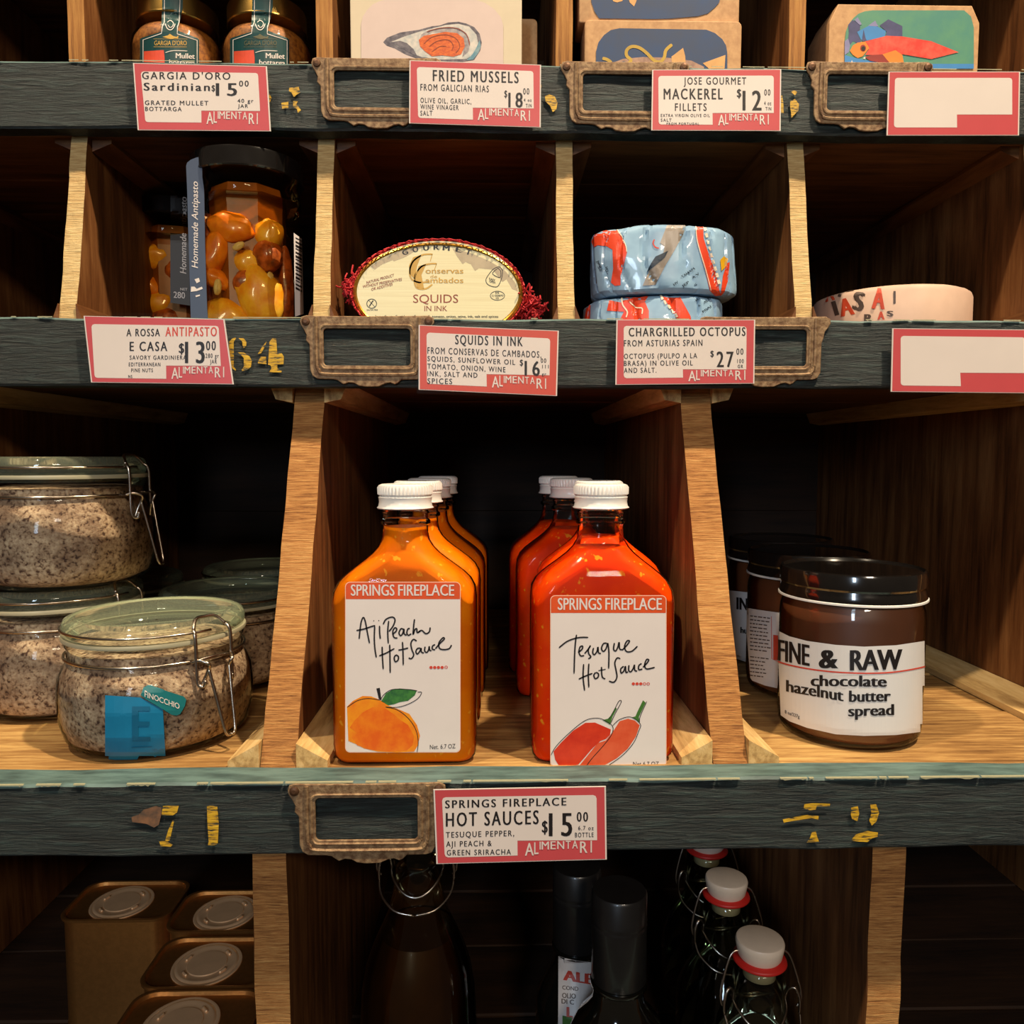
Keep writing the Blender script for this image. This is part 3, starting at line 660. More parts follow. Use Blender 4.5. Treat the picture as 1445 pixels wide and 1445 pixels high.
p1 = Px().poly([(418,1240),(470,1180),(560,1090),(650,1032),(720,1030),(790,1060),(836,1080),(830,1120),(800,1150),(760,1165),(700,1220),(640,1290),(600,1335),(560,1345),(455,1340),(430,1300)]).map(B)
p2 = Px().poly([(862,1080),(900,1020),(960,1002),(1010,1015),(1046,1050),(1020,1130),(960,1220),(880,1290),(800,1335),(740,1352),(600,1352),(650,1290),(740,1180),(800,1160),(840,1110)]).map(B)
g = Px().poly([(775,1012),(830,1045),(850,985),(880,930),(870,920),(835,980),(815,1002)]).poly([(990,992),(1045,1030),(1040,990),(1090,885),(1070,868),(1030,950),(1015,985)]).map(B)
o2 = strokes(B, [[(400,1268),(440,1200),(540,1100),(650,1015),(740,998),(800,1020),(850,1060),(840,1120),(780,1200),(700,1290),(655,1350)], [(850,1052),(900,1008),(980,990),(1050,1040),(1040,1090),(1000,1180),(920,1270),(815,1345)], [(835,1035),(870,960),(912,880),(895,874),(860,940),(820,1010)], [(1045,1030),(1050,985),(1098,876)]], 5)
n2 = Px().text('Net 6.7 OZ', 998, 1186, 1316, 1346, -2, 0).map(B)
sauce_label(right, ((777.5, 841), (939.5, 1081.5)), 865, (787, 934, 844, 860.5), [('pepper_picture', 'pepper2', p2, .0003), ('pepper_picture', 'pepper', p1, .00036), ('stem_picture', 'stem', g, .0004), ('outline_drawing', 'ink', o2, .00045), ('lettering', 'ink', strokes(B, tes, 11), .0004), ('heat_dots', 'ink_red', d2, .0004), ('lettering', 'ink', n2, .0004)])
gb = Px().text('.........', 0, 1, 0, 1)
for col, root, L in (('orange', left, [(590, .463, 'second'), (606, .518, 'third'), (618, .573, 'last')]), ('red', right, [(845, .463, 'second'), (806, .518, 'third'), (788, .573, 'last')])):
    for px_, Y, w_ in L:
        p = flask_at(px_, Y)
        r = root.copy(); COL.objects.link(r); r.location = p
        r['label'] = '%s hot sauce bottle, %s from the front of the %s row' % (col, w_, 'left' if col == 'orange' else 'right')
        for ch in root.children:
            if ch.name.split('.')[0] in ('glass_body', 'sauce_fill', 'screw_cap'):
                c = ch.copy(); COL.objects.link(c); c.parent = r
for o in list(COL.objects):
    if o.get('category') == 'hot sauce bottle': o['group'] = 'flat flasks of hot sauce in two rows'

# ---------------------------------------------------------------- boxes on the top shelf
def carton(name, x0, x1, ytop, Y, depth, mat, label, z0=F1, rpxl=6, ztop=None, chamfer=None):
    a = U(x0, 60, Y).x; b = U(x1, 60, Y).x; zt_ = ztop if ztop else U(700, ytop, Y).z
    t = thing(name, ((a+b)/2, Y+depth/2, z0), label, 'box')
    hw = (b-a)/2; h = zt_-z0; r = .0025; o = []
    if chamfer: pts = [(-hw, 0), (hw, 0), (hw, h-chamfer), (hw-chamfer*.5, h), (-hw+chamfer*.5, h), (-hw, h-chamfer)]
    else:
        pts = [(-hw, .0005), (-hw+.0005, 0), (hw-.0005, 0), (hw, .0005)]+[(hw-r+r*cos(radians(q)), h-r+r*sin(radians(q))) for q in range(0, 91, 30)]+[(-hw+r-r*sin(radians(q)), h-r+r*cos(radians(q))) for q in range(0, 91, 30)]
    shade(link('carton', plate(pts, depth, .0006), mat, t), 30)
    Q = onplane(Y); return t, Q
M['kraft'] = plain('kraft_board', rgb(196, 152, 104), .7, nscale=220, c2=rgb(176, 132, 88))
M['cream_board'] = plain('cream_board', rgb(204, 188, 160), .6, vary=.02)
M['pinkish'] = plain('pale_pink_print', rgb(204, 182, 172), .55, vary=.02)
M['shell_dark'] = plain('shell_dark', rgb(72, 66, 76), .5, nscale=260, c2=rgb(120, 112, 116))
M['shell_mid'] = plain('shell_mid', rgb(176, 164, 156), .5, nscale=260, c2=rgb(120, 112, 118))
M['shell_pale'] = plain('shell_pale', rgb(206, 196, 184), .5, nscale=260, c2=rgb(168, 170, 166))
M['shell_blue'] = plain('shell_blue', rgb(86, 130, 146), .5, nscale=200, c2=rgb(140, 160, 160))
M['mussel'] = plain('mussel_orange', rgb(216, 104, 26), .5, nscale=300, c2=rgb(176, 66, 16), stretch=(1, 1, 2.5))
M['navy'] = plain('navy_print', rgb(28, 60, 102), .6, nscale=30, c2=rgb(44, 58, 84))
M['mustard'] = plain('mustard_print', rgb(186, 150, 50), .6)
M['fishskin'] = plain('fish_skin', rgb(170, 132, 110), .6, nscale=200, c2=rgb(130, 98, 84))
M['tan'] = plain('tan_print', rgb(214, 160, 96), .6)
mb, Q = carton('tin_carton', 496, 735, -6, .497, .024, M['cream_board'], 'cream box with a painted open mussel, on the top shelf')
S2 = reg(490, 0, .18685)
pic = Px().poly([(105,500),(105,180),(118,125),(150,75),(190,35),(240,10),(300,-6),(960,-6),(1040,22),(1110,68),(1160,130),(1178,190),(1178,500)]).map(S2).build('printed_panel', Q, M['pinkish'], mb, .0008)
for nm, mat, pts, off in [('mussel_picture', 'shell_dark', [(272,318),(300,285),(400,245),(540,225),(640,198),(700,192),(760,170),(840,164),(900,178),(960,205),(1000,255),(1016,320),(1005,380),(960,450),(860,470),(700,460),(520,440),(440,410),(360,365),(300,345)], .001),
                          ('mussel_picture', 'shell_pale', [(330,318),(420,280),(540,240),(640,215),(740,190),(840,180),(920,200),(975,260),(990,330),(970,400),(900,445),(700,450),(560,430),(470,395),(380,350)], .0011),
                          ('mussel_picture', 'shell_dark', [(330,318),(400,308),(450,325),(500,370),(530,425),(460,392),(390,352)], .0012), ('mussel_picture', 'shell_mid', [(560,260),(620,225),(740,205),(840,210),(900,250),(930,320),(915,390),(870,430),(880,350),(860,280),(760,240),(640,245),(545,300)], .0012),
                          ('mussel_picture', 'shell_blue', [(1000,300),(1010,350),(990,400),(950,450),(900,455),(945,410),(975,360)], .0013),
                          ('mussel_picture', 'mussel', [(540,300),(580,270),(660,255),(740,240),(830,250),(880,290),(888,350),(860,410),(800,428),(720,418),(640,425),(590,390),(550,350)], .0014)]:
    Px().poly(pts).map(S2).build(nm, Q, M[mat], pic, off)
sw = strokes(S2, [[(580,330),(640,280),(740,262),(820,290),(850,350),(820,400)], [(620,350),(680,310),(760,300),(800,340),(790,380)], [(640,390),(700,350),(750,350)], [(600,240),(700,212),(820,212),(900,260),(925,340)]], 6)
sw.build('outline_drawing', Q, plain('rust_line', rgb(140, 56, 18), .5), pic, .0016)
Px().text('EN ESCABECHE', 595, 720, 48, 62, 4, 0).map(S2).build('lettering', Q, M['shell_dark'], pic, .001) if False else None
bb, Q0 = carton('tin_carton', 640, 757, 27, .524, .024, M['kraft'], 'plain tan box standing behind the painted mussel box')
mk, Q = carton('tin_carton', 826, 1045, 27.5, .497, .024, M['kraft'], 'lower brown box with a fish on a navy panel, above the mackerel card')
S3 = reg(810, 0, .17301)
pn = Px().poly([(178,560),(180,420),(200,345),(245,285),(300,245),(370,230),(1080,242),(1150,270),(1210,320),(1240,370),(1250,430),(1250,560)]).map(S3).build('printed_panel', Q, M['navy'], mk, .0008)
Px().poly([(300,560),(320,510),(400,480),(560,465),(760,470),(960,495),(1060,545),(1060,560)]).map(S3).build('fish_picture', Q, M['fishskin'], pn, .001)
Px().poly([(795,462),(890,390),(908,460),(910,560),(800,560)]).poly([(1050,515),(1235,448),(1228,560),(1100,560)]).map(S3).build('fish_picture', Q, M['tan'], pn, .0011)
strokes(S3, [[(440,520),(465,490),(430,455),(430,410),(470,380),(530,388),(590,430),(650,490),(700,505),(735,470),(750,410),(800,362)], [(232,475),(270,485),(305,510)]], 26).build('fish_picture', Q, M['mustard'], pn, .0012)
Px().ell(405, 515, 18, 16).map(S3).build('fish_picture', Q, M['shell_dark'], pn, .0013)
up, Q = carton('tin_carton', 818, 1041, -80, .499, .024, M['kraft'], 'upper brown box with a navy panel, stacked on the mackerel box', z0=U(700, 27.5, .497).z+.0004, ztop=U(700, 27.5, .497).z+.0425)
pn = Px().poly([(140,-60),(142,20),(165,90),(205,150),(640,155),(780,152),(1010,132),(1090,110),(1150,60),(1185,20),(1200,-60)]).map(S3).build('printed_panel', Q, M['navy'], up, .0008)
Px().poly([(310,-10),(320,10),(350,20),(395,8),(400,-10)]).poly([(445,-10),(455,20),(490,52),(508,10),(512,-10)]).map(S3).build('fish_picture', Q, M['tan'], pn, .001)
fb, Q = carton('tin_carton', 1171, 1380, 1, .497, .034, M['kraft'], 'kraft box with a red fish on blue, right end of the top shelf', chamfer=.010, rpxl=8)
S4 = reg(1130, 0, .09689)
M['art_teal'] = plain('art_teal', rgb(70, 130, 116), .5, nscale=60, c2=rgb(84, 140, 110)); M['art_blue'] = plain('art_blue', rgb(60, 130, 190), .5, vary=.05)
M['art_violet'] = plain('art_violet', rgb(74, 74, 116), .5, nscale=100, c2=rgb(56, 60, 96)); M['art_red'] = plain('art_red', rgb(210, 50, 36), .5, nscale=120, c2=rgb(222, 90, 70))
M['art_orange'] = plain('art_orange', rgb(230, 130, 40), .5, vary=.06); M['art_deep'] = plain('art_deep_red', rgb(150, 44, 36), .5)
M['art_lilac'] = plain('art_lilac', rgb(132, 130, 170), .5)
pn = Px().poly([(638,1000),(640,600),(660,450),(700,350),(760,270),(840,200),(930,165),(1050,150),(2380,150),(2480,240),(2520,400),(2520,1000)]).map(S4).build('printed_panel', Q, M['art_teal'], fb, .0008)
for mat, pts, off in [('art_violet', [(690,360),(755,290),(870,360),(860,440),(820,470),(880,600),(840,640),(760,600),(720,650),(690,560),(700,480)], .001), ('art_blue', [(820,465),(1000,370),(1100,380),(1240,450),(1220,540),(960,590),(880,580)], .0011), ('art_lilac', [(980,375),(1085,300),(1130,385)], .00115),
                      ('art_violet', [(1150,370),(1275,280),(1480,380),(1480,540),(1230,540),(1250,460)], .0012), ('art_lilac', [(640,600),(690,560),(720,660),(700,760),(640,800)], .0011), ('art_violet', [(890,600),(915,430),(945,560),(970,600)], .0013),
                      ('art_blue', [(640,800),(740,830),(920,870),(1300,930),(2520,930),(2520,1000),(640,1000)], .0011), ('art_orange', [(715,740),(760,660),(830,620),(960,600),(1000,700),(900,820),(830,845),(760,800)], .0014),
                      ('art_red', [(940,600),(1120,555),(1250,520),(1480,530),(1900,600),(2300,760),(1900,860),(1480,790),(1200,800),(940,800),(1000,700)], .00145), ('art_deep', [(930,830),(1040,800),(1190,790),(1290,900),(1220,920),(1010,885)], .0015),
                      ('art_orange', [(1190,790),(1380,730),(1480,800),(1500,910),(1290,910)], .00155), ('art_lilac', [(780,290),(830,250),(890,355),(860,365)], .00125), ('card_cream', [(720,935),(745,875),(770,940)], .0016), ('card_cream', [(905,850),(938,822),(942,862)], .0016)]:
    Px().poly(pts).map(S4).build('fish_picture', Q, M[mat], pn, off)
Px().ell(908, 700, 42, 48).map(S4).build('fish_eye', Q, M['art_deep'], pn, .0016); Px().ell(912, 705, 28, 32).map(S4).build('fish_eye', Q, M['ink'], pn, .0018)

# ---------------------------------------------------------------- jars with gold lids
M['gold'] = plain('brass_lid', rgb(214, 172, 92), .26, 1.0, vary=.03)
M['bottarga'] = plain('ground_bottarga', rgb(176, 108, 34), .6, nscale=420, c2=rgb(118, 62, 16), coat=.8)
M['dgreen'] = plain('deep_green_label', rgb(16, 62, 62), .35, vary=.06)
M['gold_ink'] = plain('gold_ink', rgb(206, 160, 62), .45, 0)
M['gold_dull'] = plain('dull_gold_ink', rgb(96, 92, 62), .4, 0)
M['red_tag'] = plain('red_tag_print', rgb(220, 72, 40), .5)
S5 = reg(185, 0, .17993)
def gold_jar(cx, label, dx, ink):
    Y = .529; p = U(cx, 60, Y); t = thing('preserve_jar', (p.x, Y, F1), label, 'jar', 'gold-lidded jars on the top shelf')
    body = shade(link('glass_body', mesh_of(lathe([(.024, 0), (.0268, .0015), (.0284, .005), (.0288, .010), (.0288, .040), (.0282, .0445), (.0262, .048), (.0246, .050), (.0240, .053), (.0240, .060)], 64)), M['glass'], t), 60)
    shade(link('contents', mesh_of(lathe([(.023, .001), (.0274, .004), (.0278, .010), (.0278, .040), (.0270, .0440), (.0250, .0475), (.0238, .049)], 48)), M['bottarga'], t), 60)
    lid = shade(link('screw_lid', mesh_of(lathe([(.0248, .0545), (.0252, .0552), (.0250, .0562), (.0250, .0655), (.0246, .0668), (.0235, .0672), (.001, .0672)], 64)), M['gold'], t), 30)
    pr = onmesh([body, lid]); f = lambda q: [(a+dx, b) for a, b in S5(q)]
    lab = Px().poly([(72,620),(72,310),(80,300),(238,250),(238,200),(245,60),(245,-60),(405,-60),(405,60),(375,200),(365,240),(520,300),(532,312),(532,620)]).map(f).build('label', pr, M['dgreen'], t, .0003, 4)
    k = Px().stroke([(98,620),(98,315),(240,265),(248,210),(262,180),(264,-60)], 6, smooth=False).stroke([(516,620),(516,318),(362,268),(364,215),(376,180),(386,-60)], 6, smooth=False)
    k.stroke([(268,190),(285,225),(308,238),(330,225),(346,190)], 6).stroke([(285,180),(308,165),(332,185),(325,210),(305,218),(292,200)], 5).stroke([(270,415),(330,400),(440,402)], 5).map(f).build('white_rule', pr, M['card_cream'], lab, .0006, 4)
    gk = Px().text("GARGIA D'ORO", 185, 435, 322, 358, 0, .01).stroke([(178,308),(440,308)], 4, smooth=False).stroke([(180,370),(436,370)], 5, smooth=False)
    gk.poly([(248,292),(290,280),(305,268),(330,285),(355,292),(372,280),(368,305),(345,302),(320,308),(290,304)]).map(f).build('lettering', pr, ink, lab, .0006, 4)
    Px().poly([(105,405),(258,395),(265,455),(265,500),(105,500)]).map(f).build('red_tag', pr, M['red_tag'], lab, .0006, 4)
    tx = Px(); tx.text('Mullet', 350, 498, 418, 458, 6, .015).text('bottarga', 300, 500, 470, 510, 6, .012); tx.map(f).build('lettering', pr, M['card_cream'], lab, .0006, 4)
    return t
gold_jar(252, 'left gold-lidded jar with a green strap label in bright gold print', 0, M['gold_ink'])
gold_jar(378, 'right gold-lidded jar with a green strap label in faded gold print', 127, M['gold_dull'])

# ---------------------------------------------------------------- antipasto jars (eight-sided glass)
M['oil_glass'] = glass('amber_oil_glass', (1.0, .88, .62, 1), .02, .16)
M['dark_oil'] = plain('dark_oil', rgb(150, 82, 16), .3, vary=.2, nscale=60, coat=.4)
M['strap'] = plain('slate_strap', rgb(62, 72, 92), .45, vary=.03); M['strap_dark'] = plain('dark_strap', rgb(44, 38, 36), .5, vary=.03)
M['veg_y'] = plain('pickle_yellow', rgb(250, 190, 50), .35, nscale=120, c2=rgb(236, 150, 20), coat=.7, bmp=.4)
M['veg_o'] = plain('pickle_orange', rgb(250, 150, 24), .35, nscale=120, c2=rgb(232, 116, 10), coat=.7, bmp=.4)
M['veg_b'] = plain('pickle_brown', rgb(200, 100, 36), .35, nscale=160, c2=rgb(110, 44, 14), coat=.7, bmp=.4)
M['pine'] = plain('pine_nut', rgb(240, 214, 140), .4)
def blob(pos, sc, rot, seed=0, amp=.18):
    bm = bmesh.new(); bmesh.ops.create_icosphere(bm, subdivisions=3, radius=1)
    R = Euler([radians(a) for a in rot]).to_matrix()
    for v in bm.verts:
        n = v.co.normalized(); d = 1+amp*noise.noise(n*1.6+Vector((seed*5, 0, 0)))+amp*.4*noise.noise(n*4+Vector((seed, 2, 0)))
        v.co = R @ Vector((n.x*sc[0]*d, n.y*sc[1]*d, n.z*sc[2]*d))+Vector(pos)
    return bm
def anti_jar(cx, Y, label, strapmat, rot):
    p = U(cx, 350, Y); t = thing('antipasto_jar', (p.x, Y, F2), label, 'jar', 'antipasto jars with black lids')
    def octo(r, z): return [Vector((r/cos(pi/8)*cos(radians(rot)+pi*2*i/8+pi/8), r/cos(pi/8)*sin(radians(rot)+pi*2*i/8+pi/8), z)) for i in range(8)]
    def rnd(r, z): return [Vector((r*cos(radians(rot)+pi*2*i/8+pi/8), r*sin(radians(rot)+pi*2*i/8+pi/8), z)) for i in range(8)]
    body = link('glass_body', mesh_of(loft([octo(.029, 0), octo(.0318, .002), octo(.0318, .084), octo(.0305, .090)])), M['oil_glass'], t)
    link('glass_neck', mesh_of(lathe([(.0315, .088), (.0325, .091), (.0322, .097), (.031, .099), (.031, .106)], 48, False)), M['oil_glass'], t, smooth=True)
    link('dark_oil', mesh_of(loft([rnd(.023, .003), rnd(.0235, .084), rnd(.024, .088), rnd(.022, .098)])), M['dark_oil'], t)
    lid = shade(link('screw_lid', mesh_of(lathe([(.0338, .1035), (.0345, .1042), (.0342, .1055), (.0342, .1135), (.0338, .1150), (.0325, .1155), (.001, .1155)], 64)), M['black_gloss'], t), 30)
    return t, body, lid
aj, body, lid = anti_jar(352, .503, 'front antipasto jar with a slate strap label, left of the first thin divider', M['strap'], 8)
# peppers and vegetables seen through the glass, placed in the jar's own coordinates
for nm, mat, pos, sc, rot, sd in [('pepper_piece', 'veg_o', (-.004, -.022, .071), (.014, .006, .009), (0, 14, 0), 1), ('pepper_piece', 'veg_b', (-.020, -.016, .066), (.007, .006, .007), (0, 0, 0), 31), ('pepper_piece', 'veg_y', (.017, -.017, .068), (.009, .006, .010), (0, 0, 0), 32), ('pepper_piece', 'veg_b', (.004, -.021, .038), (.008, .005, .008), (0, 0, 0), 33), ('pepper_piece', 'veg_o', (-.0145, -.021, .056), (.0075, .006, .016), (0, 20, 0), 2), ('pepper_piece', 'veg_o', (-.0155, -.020, .041), (.010, .006, .006), (0, 30, 0), 3),
                          ('pepper_piece', 'veg_y', (.011, -.0195, .031), (.014, .008, .019), (0, -24, 0), 4), ('pepper_piece', 'veg_y', (-.011, -.0195, .014), (.016, .008, .016), (0, 10, 0), 5), ('pepper_piece', 'veg_y', (.004, -.019, .050), (.008, .005, .009), (0, -30, 0), 6),
                          ('pepper_piece', 'veg_b', (.017, -.018, .055), (.009, .007, .010), (0, 0, 0), 7), ('pepper_piece', 'veg_b', (-.021, -.012, .074), (.006, .006, .008), (0, 0, 0), 8), ('pepper_piece', 'veg_b', (.006, -.019, .007), (.012, .006, .008), (0, 0, 0), 9),
                          ('pepper_piece', 'veg_y', (.019, -.012, .012), (.008, .008, .012), (0, 0, 0), 10), ('pepper_piece', 'veg_b', (.024, -.006, .035), (.005, .006, .030), (0, 0, 0), 12), ('pepper_piece', 'veg_b', (-.024, -.005, .035), (.005, .006, .030), (0, 0, 0), 13),
                          ('pine_nut', 'pine', (-.0115, -.0265, .034), (.0024, .0022, .0048), (0, 8, 0), 11), ('pine_nut', 'pine', (.0185, -.0215, .040), (.0024, .0022, .0046), (0, 8, 0), 12), ('pine_nut', 'pine', (.002, -.0275, .058), (.0022, .002, .004), (0, 60, 0), 13)]:
    link(nm, mesh_of(blob(pos, sc, rot, sd)), M[mat], aj, smooth=True)
S6 = reg(180, 200, .20761); pr = onmesh([body, lid])
ps = onplane(.4755)
def slab(px_, name, mat, parent, Y, th=.0005):
    f = [U(a, b_, Y) for a, b_ in px_]; bm = bmesh.new(); F = [bm.verts.new(p) for p in f]; K = [bm.verts.new(p+Vector((0, th, 0))) for p in f]
    bm.faces.new(F); bm.faces.new(list(reversed(K)))
    for i in range(len(F)): bm.faces.new((F[i], K[i], K[(i+1) % len(F)], F[(i+1) % len(F)]))
    bmesh.ops.recalc_face_normals(bm, faces=bm.faces); return link(name, mesh_of(bm), mat, parent, world=True)
sp = slab(S6([(398,165),(405,142),(430,122),(470,106),(520,100),(512,118),(506,160),(508,240),(520,330),(526,700),(540,1130),(545,1200),(430,1200),(425,1060),(415,700),(405,330)]), 'strap_label', M['strap'], aj, .4755)
def vtext(s, x, y0, y1, wd, rg, off=0.01, flip=-1):
    p = Px().text(s, 0, 1, 0, 1, 0, off, slant=.25)
    return Px0(p, [(x+wd*(b), y0+(y1-y0)*a) for a, b in p.v])
def Px0(p, v): p.v = v; return p
vtext('Homemade Antipasto', 436, 860, 270, 42, S6).map(S6).build('lettering', ps, M['card_cream'], sp, .0004)
Px().poly([(430,1020),(432,985),(455,985),(470,1000),(505,985),(512,1000),(470,1015)]).poly([(455,935),(485,925),(492,950),(470,962)]).poly([(462,1045),(492,1038),(492,1048),(464,1056)]).map(S6).build('small_print', ps, M['card_cream'], sp, .0004)
bc = Px().poly([(1125,620),(1178,660),(1190,1170),(1134,1190)]).map(S6).build('barcode_label', pr, M['paper'], aj, .0009, 3)
pbr = Px()
for i in range(15): y = 650+i*24; pbr.poly([(1136, y), (1176, y+22), (1177, y+30+4*(i % 3)), (1137, y+8+4*(i % 3))])
pbr.map(S6).build('bars', pr, M['ink'], bc, .0012, 3)
aj2, body2, lid2 = anti_jar(248, .592, 'rear antipasto jar with a dark label, half hidden at the far left', M['strap_dark'], 14)
for k in range(7): link('pepper_piece', mesh_of(blob((random.uniform(-.018, .018), -.018, .010+k*.011), (.011, .007, .009), (0, random.uniform(-40, 40), 0), 20+k)), M[['veg_y', 'veg_o', 'veg_b'][k % 3]], aj2, smooth=True)
pr2 = onmesh([body2, lid2])
s2 = Px().poly([(292,240),(400,240),(415,700),(425,1115),(292,1095)]).map(S6).build('strap_label', pr2, M['strap_dark'], aj2, .0009, 3)
vtext('Homemade Antipasto', 358, 900, 380, 42, S6).map(S6).build('lettering', pr2, M['card_cream'], s2, .0013, 3)
Px().text('280', 314, 392, 1020, 1062, 6, .01).text('NET', 360, 408, 995, 1012, 2).map(S6).build('lettering', pr2, M['card_cream'], s2, .0013, 3)

# ---------------------------------------------------------------- oval tin of squids
M['squid_paper'] = plain('ribbed_cream_print', rgb(232, 222, 176), .4, nscale=60, c2=rgb(222, 208, 160), stretch=(.3, 1, 30))
M['gold_rim'] = plain('gold_rim', rgb(212, 158, 62), .3, .8); M['net'] = plain('red_net', rgb(206, 44, 50), .7, vary=.15)
M['brown_print'] = plain('brown_print', rgb(150, 62, 30), .5); M['grey_print'] = plain('beige_print', rgb(190, 172, 140), .5)
M['tin'] = plain('tin_metal', rgb(190, 180, 160), .3, 1.0)
Ysq = .474; cs = U(618, 409, Ysq); RX, RZ = (U(736, 409, Ysq).x-U(500, 409, Ysq).x)/2+.0008, (U(618, 338, Ysq).z-U(618, 481, Ysq).z)/2
sq = thing('oval_tin', (cs.x, Ysq+.013, F2), 'oval tin of squids standing on edge in a red net', 'tin')
ccz = F2+RZ+.0009
def ov(rx, rz, y, n=72): return [Vector((rx*cos(2*pi*i/n), y, ccz-F2+rz*sin(2*pi*i/n))) for i in range(n)]
tb = loft([ov(RX-.003, RZ-.003, -.0120), ov(RX-.0015, RZ-.0015, -.0130), ov(RX, RZ, -.0122), ov(RX, RZ, .0115), ov(RX-.001, RZ-.001, .013)])
bmesh.ops.recalc_face_normals(tb, faces=tb.faces); shade(link('tin_body', mesh_of(tb), M['gold_rim'], sq), 30)
S7 = reg(490, 330, .19377); Q = onplane(Ysq+.0008)
k = Px().ell(618, 409, 115.5, 69, 64).build('printed_face', Q, M['squid_paper'], sq, .0006)
Px().poly([(170,235),(260,180),(380,125),(520,90),(600,82),(520,110),(430,165),(340,200),(330,190),(250,225),(200,260)]).poly([(770,110),(900,140),(1040,200),(1150,270),(1220,350),(1245,420),(1200,400),(1160,330),(1130,350),(1060,260),(960,250),(930,270),(900,220),(860,205),(840,220),(800,165)]).map(S7).build('beige_print', Q, M['grey_print'], k, .0007)
gt = Px()
for ch, x, y, a in [('G', 400, 152, -22), ('O', 475, 132, -14), ('U', 553, 120, -7), ('R', 628, 115, 0), ('M', 695, 120, 6), ('E', 790, 132, 12), ('T', 862, 150, 18)]:
    q = Px().text(ch, x, x+(42 if ch != 'M' else 52), y-36, y, 0, .03); q.rotate(x+20, y-18, a); gt.add(q)
gt.text('Ingredients: Squids, sunflower oil, tomato, onion, wine, ink, salt and spices', 205, 1100, 592, 610, 0)
gt.map(S7).build('lettering', Q, M['ink'], k, .0008)
gd = Px().stroke([(622,150),(600,148),(545,155),(480,200),(455,270),(470,330),(530,355),(600,345)], 12).stroke([(618,150),(605,200)], 8).stroke([(652,218),(610,218),(545,235),(500,290),(490,350),(510,395),(570,400),(620,368)], 12).stroke([(650,218),(635,262)], 8)
gd.poly([(480,170),(540,152),(510,230),(490,330),(452,290),(450,230)]).poly([(520,235),(575,220),(540,300),(560,400),(510,392),(490,330)])
gd.text('onservas', 570, 846, 248, 288, 0, .012).text('de', 605, 655, 298, 322, 0, 0).text('ambados', 570, 846, 318, 357, 0, .012)
gd.map(S7).build('lettering', Q, M['gold_ink'], k, .0008)
bt = Px().text('SQUIDS', 480, 808, 442, 502, 0, 0).text('IN INK', 562, 728, 524, 562, 0, 0)
for i, (s_, a, b, y) in enumerate([('NATURAL PRODUCT', 140, 340, 365), ('WITHOUT PRESERVATIVES', 112, 398, 395), ('OR ADDITIVES', 175, 330, 415)]):
    q = Px().text(s_, a, b, y-20, y, -55 if i < 2 else -40, .01); bt.add(q)
bt.map(S7).build('lettering', Q, M['brown_print'], k, .0008)
ic = Px()
def ringp(cx, cy, rx, ry, w_, n=26): return ic.ring([(cx+rx*cos(2*pi*i/n), cy+ry*sin(2*pi*i/n)) for i in range(n)], [(cx+(rx-w_)*cos(2*pi*i/n), cy+(ry-w_)*sin(2*pi*i/n)) for i in range(n)])
ringp(178, 508, 38, 36, 5); ic.stroke([(155,482),(205,535)], 5, smooth=False).stroke([(160,530),(178,500),(190,485)], 8).text('GLUTEN FREE', 142, 222, 548, 558)
ringp(1094, 450, 54, 35, 4); ic.text('ES', 1080, 1106, 422, 434).text('12.15558/PO', 1052, 1138, 442, 456).text('CE', 1082, 1104, 462, 474)
ic.stroke([(1100,240),(1060,260),(1015,320),(1012,350),(1030,372),(1070,386),(1100,378),(1125,320),(1130,270),(1115,244),(1100,240)], 5).stroke([(1090,255),(1058,290),(1112,318),(1118,275),(1100,252),(1090,255)], 5)
ic.text('EASY', 1034, 1078, 318, 334, 14, .02).text('OPEN', 1034, 1078, 338, 352, 10, .02)
ic.map(S7).build('small_symbols', Q, M['ink'], k, .0008)
# the net: crossing strands round the tin and a bunch at each end
bm = bmesh.new()
for s in range(5):
    ys = -.0125+s*.0065
    for ph in (0, 1):
        tube(bm, [((RX+.0011)*cos(2*pi*i/96)+random.uniform(-.0002, .0002), ys+.0022*sin(i*2.1+ph*3.1), ccz-F2+(RZ+(.0011))*sin(2*pi*i/96)+random.uniform(0, .0004)) for i in range(96) if sin(2*pi*i/96) > -.985], .00055, 4)
link('red_net', mesh_of(bm), M['net'], sq)
def bunch(cx, cz, r, n, seed):
    random.seed(seed); bm = bmesh.new()
    for i in range(n):
        d = Vector((random.gauss(0, 1), random.gauss(0, .8), random.gauss(0, 1))).normalized()
        e = Vector((random.gauss(0, 1), random.gauss(0, 1), random.gauss(0, 1)))*.3*r
        tube(bm, spline([Vector((cx, 0, cz)), Vector((cx, 0, cz))+d*r*.6+e*.6, Vector((cx, 0, cz))+d*r*1.05+e*.3, Vector((cx, 0, cz))+d*r*.8+e*1.2], 3), .00052, 4)
    return mesh_of(bm)
bx = U(745, 428, Ysq); link('net_bunch', bunch(bx.x-cs.x+.001, bx.z-F2-.001, .0092, 150, 3), M['net'], sq)
bx = U(488, 403, Ysq); link('net_bunch', bunch(bx.x-cs.x+.003, bx.z-F2, .0075, 110, 4), M['net'], sq)
random.seed(11)

